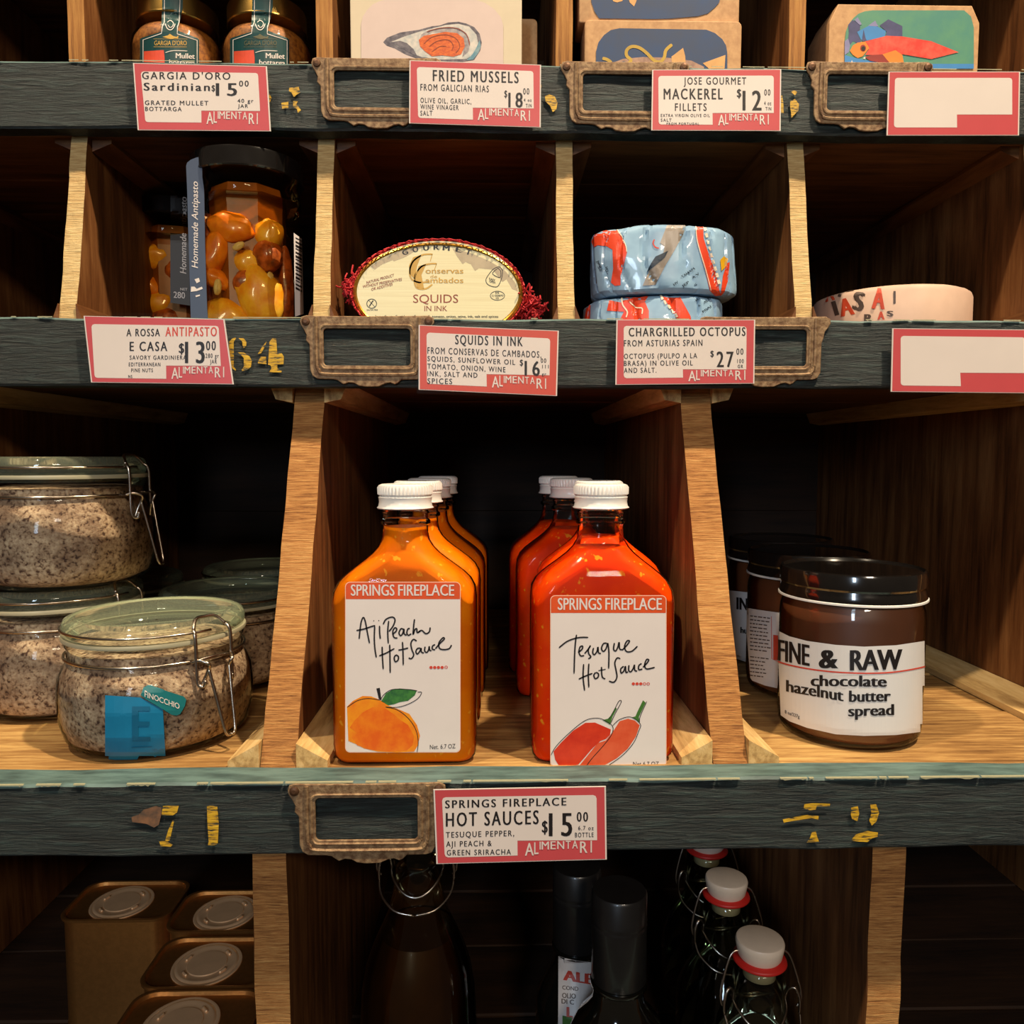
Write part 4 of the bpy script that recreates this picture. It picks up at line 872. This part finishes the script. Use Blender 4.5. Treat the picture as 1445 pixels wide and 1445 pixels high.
# ---------------------------------------------------------------- octopus tins wrapped in printed paper
def wrap_mat():
    m, nt, b = nodes('pale_blue_wrap')
    n = tex(nt, (1, 1, 1), 60, 3)
    nt.links.new(ramp(nt, n, [(.35, rgb(132, 164, 192)), (.65, rgb(152, 186, 210))]), b.inputs['Base Color'])
    b.inputs['Roughness'].default_value = .3; b.inputs['Coat Weight'].default_value = .35; return m
M['wrap'] = wrap_mat(); M['wrap_red'] = plain('wrap_red', rgb(226, 70, 36), .35, vary=.04); M['wrap_grey'] = plain('wrap_grey', rgb(136, 124, 112), .3, nscale=90, c2=rgb(160, 150, 140), stretch=(1, 1, .3))
M['wrap_dark'] = plain('wrap_ink', rgb(24, 40, 56), .4); M['wrap_white'] = plain('wrap_white', rgb(240, 224, 196), .4); M['wrap_yellow'] = plain('wrap_yellow', rgb(226, 170, 24), .4)
def wrapped(rx, ry, h, seed, tilt=0, na=160, nz=22, top=.006):
    secs = []
    for j in range(nz+1):
        t = j/nz
        if t < .12: sc = 1-.10*(1-t/.12)**2; z = h*.08*(t/.12)
        elif t < .80: sc = 1+.02*sin(pi*(t-.12)/.68); z = h*(.08+.80*(t-.12)/.68)
        else: u = (t-.80)/.20; sc = 1-.28*u**2.2; z = h*(.88+.12*sin(u*pi/2))
        ring = []
        for i in range(na):
            a = 2*pi*i/na; e = 2/2.7
            x = rx*sc*math.copysign(abs(cos(a))**e, cos(a)); y = ry*sc*math.copysign(abs(sin(a))**e, sin(a))
            q = Vector((x*22+seed, y*22, z*12)); d, pts = noise.voronoi(q)
            f = (d[1]-d[0]); cr = (.5-min(f, .6))*.0050
            pl = abs((a*2.9+seed+.6*sin(z*60)) % 2-1); pleat = -.0030*max(0, 1-abs(pl-.5)*10)*(.4+.6*t)
            n = Vector((cos(a), sin(a), 0)); k = cr+pleat+.0008*noise.noise(q*3)
            p = Vector((x, y, z))+n*k; p.z += .0012*noise.noise(Vector((a*2, z*40, seed)))+tilt*x
            if j == 0: p.z = 0 if tilt == 0 else max(p.z, 0)
            ring.append(p)
        secs.append(ring)
    bm = loft(secs); bmesh.ops.recalc_face_normals(bm, faces=bm.faces); return bm
Yo = .480; o1 = U(921, 440, Yo+.026); lowh = U(900, 414, Yo).z-F2
ot1 = thing('wrapped_tin', (o1.x, Yo+.0275, F2), 'lower pale blue paper-wrapped tin, mostly hidden by the front board', 'tin', 'tins wrapped in pale blue paper')
w1 = shade(link('paper_wrap', mesh_of(wrapped(.0425, .027, lowh-.0006, 3)), M['wrap'], ot1), 24)
o2_ = U(933, 370, Yo+.026); uph = U(933, 316, Yo).z-(F2+lowh)
ot2 = thing('wrapped_tin', (o2_.x, Yo+.0275, F2+lowh), 'upper pale blue paper-wrapped tin with red tentacle print, on top of the other', 'tin', 'tins wrapped in pale blue paper')
w2 = shade(link('paper_wrap', mesh_of(wrapped(.0448, .0285, uph, 8)), M['wrap'], ot2), 24)
S8 = reg(820, 300, .15917)
def deco(pr, root, items):
    for mat, pts, off in items: Px().poly(pts).map(S8).build('printed_pattern', pr, M[mat], root, off, 4)
pu = onmesh(w2)
deco(pu, w2, [('wrap_red', [(95,260),(110,210),(180,150),(250,115),(300,120),(345,190),(395,290),(408,350),(385,440),(350,560),(350,645),(300,650),(265,620),(285,500),(280,330),(230,300),(150,290),(110,310)], .0004),
              ('wrap_red', [(1015,105),(1080,115),(1085,230),(1130,370),(1190,520),(1225,690),(1240,730),(1190,740),(1140,690),(1100,520),(1060,380),(1030,260)], .0004),
              ('wrap_red', [(1235,740),(1255,560),(1290,450),(1315,440),(1300,600),(1270,700)], .0004),
              ('wrap_yellow', [(1230,420),(1262,388),(1300,410),(1290,470),(1240,520)], .0006),
              ('wrap_grey', [(770,90),(925,110),(900,200),(830,330),(740,480),(660,640),(545,650),(600,520),(720,400),(740,300),(700,270)], .0004),
              ('wrap_dark', [(580,530),(620,450),(660,390),(770,340),(740,400),(680,450)], .0006)])
wp = Px()
for i in range(9):
    t_ = i/8; x = 1092+(1215-1092)*t_**1.05; y = 130+(600-130)*t_; wp.poly([(x-12, y), (x+10, y-6), (x+20, y+30), (x-2, y+36)])
wp.map(S8).build('printed_pattern', pu, M['wrap_white'], w2, .0007, 4)
Px().stroke([(650,240),(638,270),(655,305),(690,318)], 12).map(S8).build('printed_pattern', pu, M['ink_red'], w2, .0006, 4)
Px().stroke([(300,130),(345,190),(395,290),(405,350)], 7).stroke([(1015,108),(1030,260),(1100,500),(1150,690)], 7).map(S8).build('printed_pattern', pu, M['wrap_white'], w2, .0007, 4)
tw = Px()
for s_, x, y, a in [('TAH', 895, 582, -35), ('JAM', 950, 545, -35), ('HV', 825, 650, -35), ('A V', 990, 590, -35), ('JEP', 900, 665, -35), ('G', 1010, 655, -35), ('Jwo', 140, 430, 60), ('VO', 215, 480, 80), ('S2', 150, 480, 60)]:
    q = Px().text(s_, x, x+24*len(s_), y-22, y, 0, .01); q.rotate(x, y, a); tw.add(q)
tw.map(S8).build('lettering', pu, M['wrap_dark'], w2, .0006, 4)
pl_ = onmesh(w1)
deco(pl_, w1, [('wrap_red', [(30,960),(60,780),(90,770),(80,960)], .0004), ('wrap_red', [(250,780),(370,800),(375,690),(440,690),(430,770),(500,740),(520,690),(610,680),(600,740),(565,790),(600,870),(600,960),(340,960),(380,880),(230,870)], .0004),
               ('wrap_red', [(690,680),(840,680),(900,790),(970,920),(975,960),(860,960),(760,800),(700,740)], .0004)])
wp = Px()
for x, y in [(705,750), (735,790), (770,830), (800,870), (835,905)]: wp.poly([(x-8, y-12), (x+10, y-12), (x+26, y+18), (x+8, y+26)])
wp.stroke([(375,700),(362,760),(370,820),(410,880),(400,930)], 12).stroke([(430,790),(480,840),(540,850),(540,900)], 10).map(S8).build('printed_pattern', pl_, M['wrap_white'], w1, .0007, 4)
tw = Px()
for s_, x, y, a in [('MO', 1020, 790, -35), ('V', 1085, 740, -35), ('A', 1045, 840, -35), ('ALTA', 1090, 810, -35), ('MIAI', 1080, 890, -35)]:
    q = Px().text(s_, x, x+22*len(s_), y-20, y, 0, .01); q.rotate(x, y, a); tw.add(q)
tw.map(S8).build('lettering', pl_, M['wrap_dark'], w1, .0006, 4)

# ---------------------------------------------------------------- round tin in lettered paper, right end
M['pink_paper'] = plain('pink_wrap', rgb(214, 180, 156), .5, vary=.04, nscale=60); M['letter_red'] = plain('letter_red', rgb(214, 76, 42), .5); M['letter_grey'] = plain('letter_dark', rgb(86, 68, 58), .5)
Yp = .478; a_ = U(1158, 420, Yp+.045).x; hz = U(1200, 398, Yp).z-F2
lt = thing('wrapped_tin', (a_+.049, Yp+.049, F2), 'flat round tin wrapped in paper printed with big letters, at the right edge', 'tin')
bm = lathe([(.047, 0), (.049, .002), (.0492, .012), (.0490, hz-.004), (.0478, hz-.0012), (.045, hz), (.001, hz+.0006)], 72)
for v in bm.verts: v.co += Vector((v.co.x, v.co.y, 0)).normalized()*.0007*noise.noise(v.co*160) if v.co.length > .01 else Vector((0, 0, 0))
pw = shade(link('paper_wrap', mesh_of(bm), M['pink_paper'], lt), 30)
S9 = reg(1000, 180, .18685); pp = onmesh(pw)
r_ = Px(); g_ = Px()
for tgt, s_, x0, x1, c, b, ang in [(r_, 'A', 870, 945, 1200, 1310, -14), (g_, 'N', 935, 1010, 1195, 1275, 12), (g_, 'Z', 1035, 1095, 1210, 1240, -10), (g_, 'I', 940, 975, 1310, 1420, -16), (r_, 'A', 985, 1095, 1290, 1420, -12), (g_, 'S', 1090, 1180, 1245, 1380, 8), (r_, 'A', 1235, 1335, 1215, 1370, 4), (g_, 'R', 1175, 1240, 1410, 1470, 0), (r_, 'A', 1275, 1330, 1390, 1450, 0), (g_, 'S', 1345, 1395, 1385, 1425, 0), (g_, 'I', 1395, 1412, 1235, 1330, 0)]:
    q = Px().text(s_, x0, x1, c, b, 0, .05); q.rotate((x0+x1)/2, (c+b)/2, ang); tgt.add(q)
r_.map(S9).build('lettering', pp, M['letter_red'], pw, .0004, 5); g_.map(S9).build('lettering', pp, M['letter_grey'], pw, .0004, 5)

# ---------------------------------------------------------------- clip-top jars of spiced salt
def salt_mat():
    m, nt, b = nodes('herb_salt')
    n = tex(nt, (1, 1, 1), 420, 3, .6); n2 = tex(nt, (1, 1, 1), 60, 4, .6)
    c = ramp(nt, n, [(.36, rgb(92, 64, 48)), (.45, rgb(180, 150, 118)), (.62, rgb(214, 188, 154))])
    c2 = ramp(nt, n2, [(.38, rgb(150, 130, 122)), (.6, (1, 1, 1, 1))])
    mx = nt.nodes.new('ShaderNodeMix'); mx.data_type = 'RGBA'; mx.blend_type = 'MULTIPLY'; mx.inputs[0].default_value = .8
    nt.links.new(c, mx.inputs[6]); nt.links.new(c2, mx.inputs[7]); nt.links.new(mx.outputs[2], b.inputs['Base Color']); b.inputs['Roughness'].default_value = .8
    bump(nt, b, n, .9, .0012); return m
M['salt'] = salt_mat(); M['rubber'] = plain('clear_gasket', rgb(170, 164, 136), .4, vary=.02)
def thick_glass():
    m = glass('thick_greenish_glass', (.90, .96, .90, 1), .04, .30); nt = m.node_tree
    out = [n for n in nt.nodes if n.type == 'OUTPUT_MATERIAL'][0]; src = out.inputs[0].links[0].from_socket
    d = nt.nodes.new('ShaderNodeBsdfDiffuse'); d.inputs[0].default_value = rgb(196, 208, 180); mx = nt.nodes.new('ShaderNodeMixShader'); mx.inputs[0].default_value = .12
    nt.links.new(src, mx.inputs[1]); nt.links.new(d.outputs[0], mx.inputs[2]); nt.links.new(mx.outputs[0], out.inputs[0]); return m
M['lid_glass'] = thick_glass()
def clip_jar(loc, label, h=.067, salt='salt', latch=-28, fill=.62, group='clip-top glass jars of seasoning'):
    t = thing('clip_jar', loc, label, 'jar', group); k = h/.067
    body = shade(link('glass_body', mesh_of(lathe([(.040, 0), (.0445, .0012), (.0488, .006), (.0512, .015), (.0520, .026*k), (.0510, .036*k), (.0480, .042*k), (.0462, .0445*k), (.0460, .051*k), (.0476, .0535*k), (.0476, .0555*k)], 72, False)), M['glass'], t), 60)
    shade(link('seasoning', mesh_of(lathe([(.039, .002), (.0470, .006), (.0498, .015), (.0506, .026*k), (.0496, .036*k), (.0470, .0420*k), (.0455, .0450*k), (.0450, .0505*k), (.030, .0520*k), (.001, .0525*k)], 56)), M[salt], t), 50)
    shade(link('gasket', mesh_of(lathe([(.0455, .0557*k), (.0485, .0557*k), (.0488, .0567*k), (.0485, .0577*k), (.0455, .0577*k)], 64, False)), M['rubber'], t), 60)
    lid = shade(link('glass_lid', mesh_of(lathe([(.0440, .0540*k), (.0472, .0580*k), (.0480, .0600*k), (.0480, .0630*k), (.0468, .0655*k), (.0440, .0668*k), (.0400, .0660*k), (.0375, .0630*k), (.0340, .0618*k), (.001, .0615*k)], 72, False)), M['lid_glass'], t), 60)
    bm = bmesh.new(); n = 64
    tube(bm, [(.0474*cos(2*pi*i/n), .0474*sin(2*pi*i/n), .0470*k) for i in range(n)], .0009, 6, True)
    tube(bm, [(.0486*cos(radians(a)), .0486*sin(radians(a)), .0615*k) for a in range(latch-160, latch+1, 8)], .0008, 6)
    R = Matrix.Rotation(radians(latch), 3, 'Z')
    def L(pts, r=.0010): tube(bm, [R @ Vector(p) for p in spline([Vector(q) for q in pts], 5)], r, 7)
    for s in (-1, 1):
        L([(.0475, s*.010, .0630*k), (.0500, s*.011, .0600*k), (.0505, s*.011, .0480*k), (.0510, s*.011, .0370*k), (.0535, s*.009, .0350*k), (.0545, s*.0085, .0380*k)])
        L([(.0480, s*.012, .0470*k), (.0520, s*.010, .0480*k), (.0560, s*.0075, .0465*k), (.0550, s*.0065, .0440*k), (.0530, s*.0070, .0400*k), (.0515, s*.0085, .0352*k)])
        L([(.0545, s*.0065, .0440*k), (.0580, s*.005, .0300*k), (.0625, s*.0030, .0120*k), (.0630, 0, .0100*k)], .0009)
    L([(.0475, -.010, .0630*k), (.0440, -.006, .0672*k), (.0430, 0, .0676*k), (.0440, .006, .0672*k), (.0475, .010, .0630*k)])
    L([(.0480, -.012, .0470*k), (.0500, 0, .0480*k), (.0480, .012, .0470*k)])
    link('wire_clip', mesh_of(bm), M['wire'], t, smooth=True)
    return t, body, lid
def jar_pos(px_, Y): return Vector((U(px_, 900, Y).x, Y, F3))
j1, b1, l1 = clip_jar(jar_pos(222, .442), 'front clip-top jar of speckled seasoning with a small FINOCCHIO sticker', h=.072, latch=-33)
M['tealsticker'] = plain('teal_sticker', rgb(20, 108, 112), .4, vary=.03); M['bluesticker'] = plain('blue_sticker', rgb(14, 116, 158), .4, vary=.04); M['blue_dark'] = plain('blue_relief', rgb(10, 92, 128), .4, vary=.03)
SA = reg(180, 820, .20761); pj = onmesh(b1)
bl = Px().poly([(-150,775),(90,790),(240,870),(258,1195),(200,1208),(-150,1212)]).map(SA).build('blue_sticker', pj, M['bluesticker'], j1, .0005, 5)
Px().text('E', 35, 155, 850, 1085, 0, .02).stroke([(30,1128),(165,1122)], 12, smooth=False).map(SA).build('lettering', pj, M['blue_dark'], bl, .0009, 6)
fs = Px().poly([(92,772),(110,725),(140,708),(160,710),(378,782),(396,805),(385,850),(355,900),(330,910),(300,905),(125,800)]).map(SA).build('teal_sticker', pj, M['tealsticker'], j1, .0013, 5)
q = Px().text('FINOCCHIO', 118, 350, 745, 782, 86, .008); q.map(SA).build('lettering', pj, M['card_cream'], fs, .0017, 6)
clip_jar(jar_pos(327, .556), 'clip-top jar right behind the one with the FINOCCHIO sticker', latch=-10)
clip_jar(jar_pos(372, .668), 'rearmost clip-top jar, only its rim showing by the divider', latch=-20)
clip_jar(jar_pos(90, .502), 'clip-top jar at the far left that carries a taller jar', h=.0795, latch=-12)
clip_jar(Vector((U(92, 700, .498).x, .498, F3+.0800)), 'tall clip-top jar of pale salt stacked high at the far left', h=.080, latch=-6)
clip_jar(jar_pos(170, .615), 'clip-top jar in the shadow between the stacked jars and the back', latch=-60)

# ---------------------------------------------------------------- chocolate spread jars
M['choc'] = plain('chocolate_spread', rgb(112, 62, 34), .45, vary=.06, nscale=40, coat=1)
SB = reg(980, 740, .24913)
def choc_jar(loc, label):
    t = thing('spread_jar', loc, label, 'jar', 'jars of chocolate spread with black lids')
    body = shade(link('glass_body', mesh_of(lathe([(.033, 0), (.0365, .001), (.0385, .005), (.0392, .012), (.0392, .070), (.0388, .074), (.0380, .0765), (.0375, .079), (.0375, .082)], 80, False)), M['glass'], t), 60)
    shade(link('spread', mesh_of(lathe([(.034, .0028), (.0372, .0055), (.0382, .012), (.0382, .070), (.0376, .074), (.036, .0785)], 64)), M['choc'], t), 60)
    shade(link('white_seal', mesh_of(lathe([(.0385, .0795), (.0402, .0797), (.0402, .0807), (.0392, .0812)], 72, False)), M['white'], t), 60)
    n = 120; bm = bmesh.new(); rings = []
    for r, z, k in [(.0396, .0808, 0), (.0398, .0822, 0), (.0390, .0850, 0), (.0386, .0868, 0), (.0394, .0880, .00015), (.0394, .0945, .00015), (.0388, .0962, 0), (.0376, .0966, 0), (.0368, .0955, 0), (.001, .0957, 0)]:
        rings.append([bm.verts.new(((r+(k if i % 2 else -k))*cos(2*pi*i/n), (r+(k if i % 2 else -k))*sin(2*pi*i/n), z)) for i in range(n)])
    for a, b in zip(rings, rings[1:]):
        for i in range(n): bm.faces.new((a[i], a[(i+1) % n], b[(i+1) % n], b[i]))
    bm.faces.new(rings[-1]); shade(link('screw_lid', mesh_of(bm), M['black_gloss'], t), 30)
    return t, body
cj, cb = choc_jar(Vector((U(1199, 900, .4385).x, .4385, F3)), 'front jar of chocolate hazelnut butter spread with a bold white label')
pc = onmesh(cb)
cl = Px().poly([(470,600),(540,634),(640,660),(800,682),(960,692),(1140,684),(1300,660),(1500,610),(1500,1120),(1300,1172),(1140,1192),(960,1197),(800,1188),(640,1152),(540,1115),(490,1080)]).map(SB).build('label', pc, M['paper_cool'], cj, .0003, 6)
bk = Px().text('FINE', 474, 655, 650, 768, 34, .035).text('&', 705, 815, 708, 812, 2, .04).text('RAW', 880, 1175, 712, 826, -6, .035)
bk.text('chocolate', 660, 1088, 852, 914, 4, .03).text('hazelnut', 522, 845, 880, 945, 56, .03).text('butter', 875, 1110, 940, 1004, -4, .03).text('spread', 870, 1128, 1024, 1086, -8, .03)
bk.text('8 oz/227g', 515, 598, 1050, 1068, 30, .01)
bk.map(SB).build('lettering', pc, M['ink'], cl, .0006, 7)
Px().stroke([(474,776),(540,796),(640,816),(760,832),(880,840),(1000,842),(1140,834),(1300,805),(1450,760)], 8).map(SB).build('red_rule', pc, M['ink_red'], cl, .0006, 7)
c2_, cb2 = choc_jar(Vector((U(1137, 900, .518).x, .518, F3)), 'second chocolate spread jar, its small-print back label turned to the front')
pc2 = onmesh(cb2)
l2 = Px().poly([(285,470),(340,480),(480,500),(560,505),(560,930),(480,930),(400,912),(330,885),(318,870)]).map(SB).build('label', pc2, M['paper_cool'], c2_, .0003, 6)
q = Px()
for i in range(17):
    y = 515+i*21; 
    if i in (10,): continue
    x = 318
    while x < 415-(20 if i > 11 else 0): w_ = random.uniform(8, 26); q.poly([(x, y+(x-318)*.12), (x+w_, y+(x-318+w_)*.12), (x+w_, y+6+(x-318+w_)*.12), (x, y+6+(x-318)*.12)]); x += w_+5
q.map(SB).build('small_print', pc2, M['letter_grey'], l2, .0006, 6)
Px().stroke([(438,520),(440,760),(470,775)], 4, smooth=False).poly([(448,625),(475,628),(475,770),(448,765)]).map(SB).build('red_print', pc2, M['ink_red'], l2, .0006, 6)
c3_, cb3 = choc_jar(Vector((U(1098, 900, .598).x, .598, F3)), 'rearmost chocolate spread jar, a sliver showing beside the divider')
pc3 = onmesh(cb3)
l3 = Px().poly([(190,372),(330,388),(330,790),(190,745)]).map(SB).build('label', pc3, M['paper_cool'], c3_, .0003, 6)
Px().text('IN', 240, 305, 412, 480, 8, .04).text('hu', 262, 302, 580, 615, 4, .04).map(SB).build('lettering', pc3, M['ink'], l3, .0006, 6)

# ---------------------------------------------------------------- lowest tier: gold tins
M['goldtin'] = plain('gold_lacquer', rgb(212, 150, 84), .30, .9, vary=.06, bmp=.1, nscale=300); M['ringtin'] = plain('pull_ring_disc', rgb(232, 192, 150), .4, .4, vary=.04)
def square_tin(loc, h, label, rz=0):
    t = thing('square_tin', loc, label, 'tin', 'gold tins with round lids, lowest tier')
    W, D = .040, .026
    def rr(w, d, z, r=.012): return [Vector((x, y, z)) for x, y in rrect(w, d, r, 6)]
    shade(link('tin_body', mesh_of(loft([rr(W-.001, D-.001, 0), rr(W-.0008, D-.0008, .002), rr(W-.0012, D-.0012, .004), rr(W-.0012, D-.0012, h-.003), rr(W+.0002, D+.0002, h-.0024), rr(W+.0004, D+.0004, h-.0004), rr(W-.0006, D-.0006, h), rr(W-.0016, D-.0016, h-.0004), rr(W-.0022, D-.0022, h-.0028), rr(W-.004, D-.004, h-.003)])), M['goldtin'], t), 35)
    pf = [(.0225, -.0002), (.0222, .0006), (.0210, .0008), (.0200, .0004), (.0190, .0012), (.0180, .0013), (.0165, .0007), (.0130, .0006), (.0125, .0011), (.0005, .0012)]
    ld = shade(link('round_lid', mesh_of(lathe(pf, 48)), M['ringtin'], t, loc=(-.004, 0, h-.003)), 40)
    bm = bmesh.new()
    for a in (35, 150, 215, 320): tube(bm, [(.0150*cos(radians(a+q*4)), .0150*sin(radians(a+q*4)), .0010) for q in range(6)], .0009, 6)
    link('rib', mesh_of(bm), M['ringtin'], ld, smooth=True)
    return t
TH = (CZ-.335)-F4
for px_, py_, Yc, lab in [(240, 1425, .440, 'nearest gold tin beside the divider, cut by the lower edge'), (292, 1355, .494, 'second gold tin from the front, beside the thick divider'), (318, 1277, .552, 'third gold tin beside the divider, partly in shadow'), (172, 1262, .567, 'gold tin at the far left, standing apart from the row of three')]:
    square_tin((U(px_, py_, Yc).x+.004+(.006 if px_ == 240 else 0), Yc, F4), TH, lab)

# ---------------------------------------------------------------- clip-top bottles
M['green_glass'] = glass('dark_bottle_glass', (.60, .62, .50, 1), .03, .3); M['brown_glass'] = glass('brown_bottle_glass', (.62, .50, .34, 1), .03, .3)
M['liquor'] = plain('brown_liquid', rgb(70, 44, 16), .3, vary=.1, coat=.5); M['gasket'] = plain('red_gasket', rgb(206, 40, 32), .45, vary=.03); M['stopper'] = plain('white_stopper', rgb(240, 218, 194), .4, vary=.03)
def clip_bottle(loc, label, k=1.0, H=.122, liquid=False, gm='green_glass', stop=True, zc=None, group='clip-top bottles with white stoppers'):
    t = thing('clip_bottle', loc, label, 'bottle', group)
    pr_ = [(.026, 0), (.031, .002), (.033, .008), (.033, H-.075), (.0315, H-.064), (.026, H-.052), (.020, H-.042), (.0165, H-.034), (.0150, H-.026), (.0146, H-.016), (.0150, H-.014), (.0156, H-.010), (.0150, H-.0065), (.0146, H-.004), (.0142, H-.001), (.0125, H)]
    shade(link('glass_body', mesh_of(lathe([(r*k, z) for r, z in pr_], 56, False)), M[gm], t), 60)
    if liquid: shade(link('liquid', mesh_of(lathe([(r*k-.0012, z) for r, z in pr_ if z < H-.030], 48)), M['liquor'], t), 60)
    bm = bmesh.new(); zn = H-.024
    tube(bm, [(.0158*k*cos(2*pi*i/40), .0158*k*sin(2*pi*i/40), zn-.010+.010*cos(2*pi*i/40)**2) for i in range(40)], .0008, 6, True)
    for s in (-1, 1):
        tube(bm, spline([Vector(p) for p in [(s*.0105, 0, H+.0065), (s*.0155, 0, H+.0060), (s*.019, -.001, H+.001), (s*.0235, -.003, H-.014), (s*.0240, -.004, H-.022), (s*.0215, -.004, zn-.002)]], 5), .0009, 7)
        tube(bm, spline([Vector(p) for p in [(s*.0155*k, 0, zn), (s*.0165*k, -.003, zn+.008), (s*.0200*k, -.005, zn+.010), (s*.0225*k, -.006, zn+.004), (s*.0225*k, -.006, zn-.004)]], 5), .0009, 7)
        tube(bm, spline([Vector(p) for p in [(s*.0225*k, -.006, zn-.004), (s*.0205*k, -.012, zn-.010), (s*.012*k, -.0195, zn-.0155), (0, -.0215, zn-.0175)]], 4), .0008, 6)
    link('wire_clip', mesh_of(bm), M['wire'], t, smooth=True)
    if stop:
        link('gasket', mesh_of(lathe([(.006, H+.0002), (.0150, H+.0002), (.0158, H+.0012), (.0152, H+.0026), (.006, H+.003)], 40)), M['gasket'], t, smooth=True)
        shade(link('stopper', mesh_of(lathe([(.0118, H+.003), (.0128, H+.0045), (.0139, H+.0100), (.0142, H+.0125), (.0136, H+.0137), (.0125, H+.0141), (.001, H+.0141)], 48)), M['stopper'], t), 40)
        link('stopper_plug', mesh_of(lathe([(.007, H-.010), (.0095, H-.0085), (.0100, H-.001), (.0100, H+.0004)], 32)), M['stopper'], t, smooth=True)
    return t
Hs = (CZ-.2865)-F4-.0141
clip_bottle((U(1072, 1345, .436).x, .436, F4), 'clip-top bottle nearest the viewer, white stopper and red gasket', H=Hs)
clip_bottle((U(1025, 1245, .503).x, .503, F4), 'second clip-top bottle, white stopper just under the front board', H=Hs)
clip_bottle((U(997, 1210, .565).x, .565, F4), 'third clip-top bottle, dim and half behind the front board', H=Hs)
p = U(590, 1300, .455); Hb = .207
big = clip_bottle((p.x, .455, F4), 'large clip-top bottle of brown liquor below the lowest label holder', k=1.0, H=Hb-.014, gm='brown_glass', stop=True, group=None)
for ch in list(big.children):
    if ch.name.startswith('glass_body'): bpy.data.objects.remove(ch)
pb_ = [(.028, 0), (.0345, .003), (.036, .012), (.036, .070), (.0345, .094), (.0320, .108), (.0282, .119), (.0240, .129), (.0185, .141), (.0155, .153), (.0138, .164), (.0130, .172), (.0148, .174), (.0148, .179), (.0135, .181), (.0135, Hb-.0145)]
shade(link('glass_body', mesh_of(lathe(pb_, 64, False)), M['brown_glass'], big), 60)
shade(link('liquid', mesh_of(lathe([(r-.0012, z+.001) for r, z in pb_ if z < .135], 56)), M['liquor'], big), 60)

# ---------------------------------------------------------------- dark oil bottles
M['dark_glass'] = plain('near_black_glass', rgb(16, 16, 12), .10, 0, 1); M['cap_film'] = plain('black_capsule', rgb(34, 32, 31), .34, .1, .2)
def oil_bottle(loc, H, label, r=.030):
    t = thing('oil_bottle', loc, label, 'bottle')
    shade(link('glass_body', mesh_of(lathe([(r-.003, 0), (r, .003), (r, H-.098), (r-.0015, H-.088), (r-.006, H-.079), (.0180, H-.072), (.0150, H-.066), (.0142, H-.058), (.0165, H-.0565), (.0165, H-.0545), (.0135, H-.053), (.0135, H-.03)], 56)), M['dark_glass'], t), 60)
    shade(link('capsule', mesh_of(lathe([(.0152, H-.0535), (.0160, H-.0525), (.0160, H-.0205), (.0163, H-.0195), (.0160, H-.0185), (.0160, H-.0172), (.0163, H-.0165), (.0160, H-.0155), (.0160, H-.0012), (.0152, H), (.001, H)], 56)), M['cap_film'], t), 40)
    return t
p = U(874, 1260, .428)
ob = oil_bottle((p.x, .428, F4), zf(1274, .428-.012)-F4, 'tall dark bottle with a ribbed black capsule, right of the price card', .030)
p = U(812, 1330, .500)
ob2 = oil_bottle((p.x, .492, F4), zf(1222, .492)-F4, 'dark oil bottle with a white label in red letters, behind the black capsule', .0275)
SD = reg(740, 1195, .17301)
po = onmesh([c for c in ob2.children if c.name.startswith('glass')][0])
lb = Px().poly([(280,890),(330,905),(420,925),(560,942),(640,940),(640,1700),(275,1700)]).map(SD).build('label', po, M['paper'], ob2, .0004, 5)
Px().text('ALE', 318, 560, 1000, 1085, 40, .045).text('L', 345, 395, 1305, 1385, 4, .06).map(SD).build('lettering', po, M['ink_red'], lb, .0008, 5)
Px().text('COND', 312, 440, 1130, 1162, 12).text('OLIO', 310, 420, 1190, 1230, 8, .02).text('DI C', 305, 405, 1238, 1276, 10, .02).map(SD).build('lettering', po, M['letter_grey'], lb, .0008, 5)
Px().poly([(312,1375),(420,1398),(420,1700),(312,1700)]).map(SD).build('green_block', po, M['stem'], lb, .0006, 5)
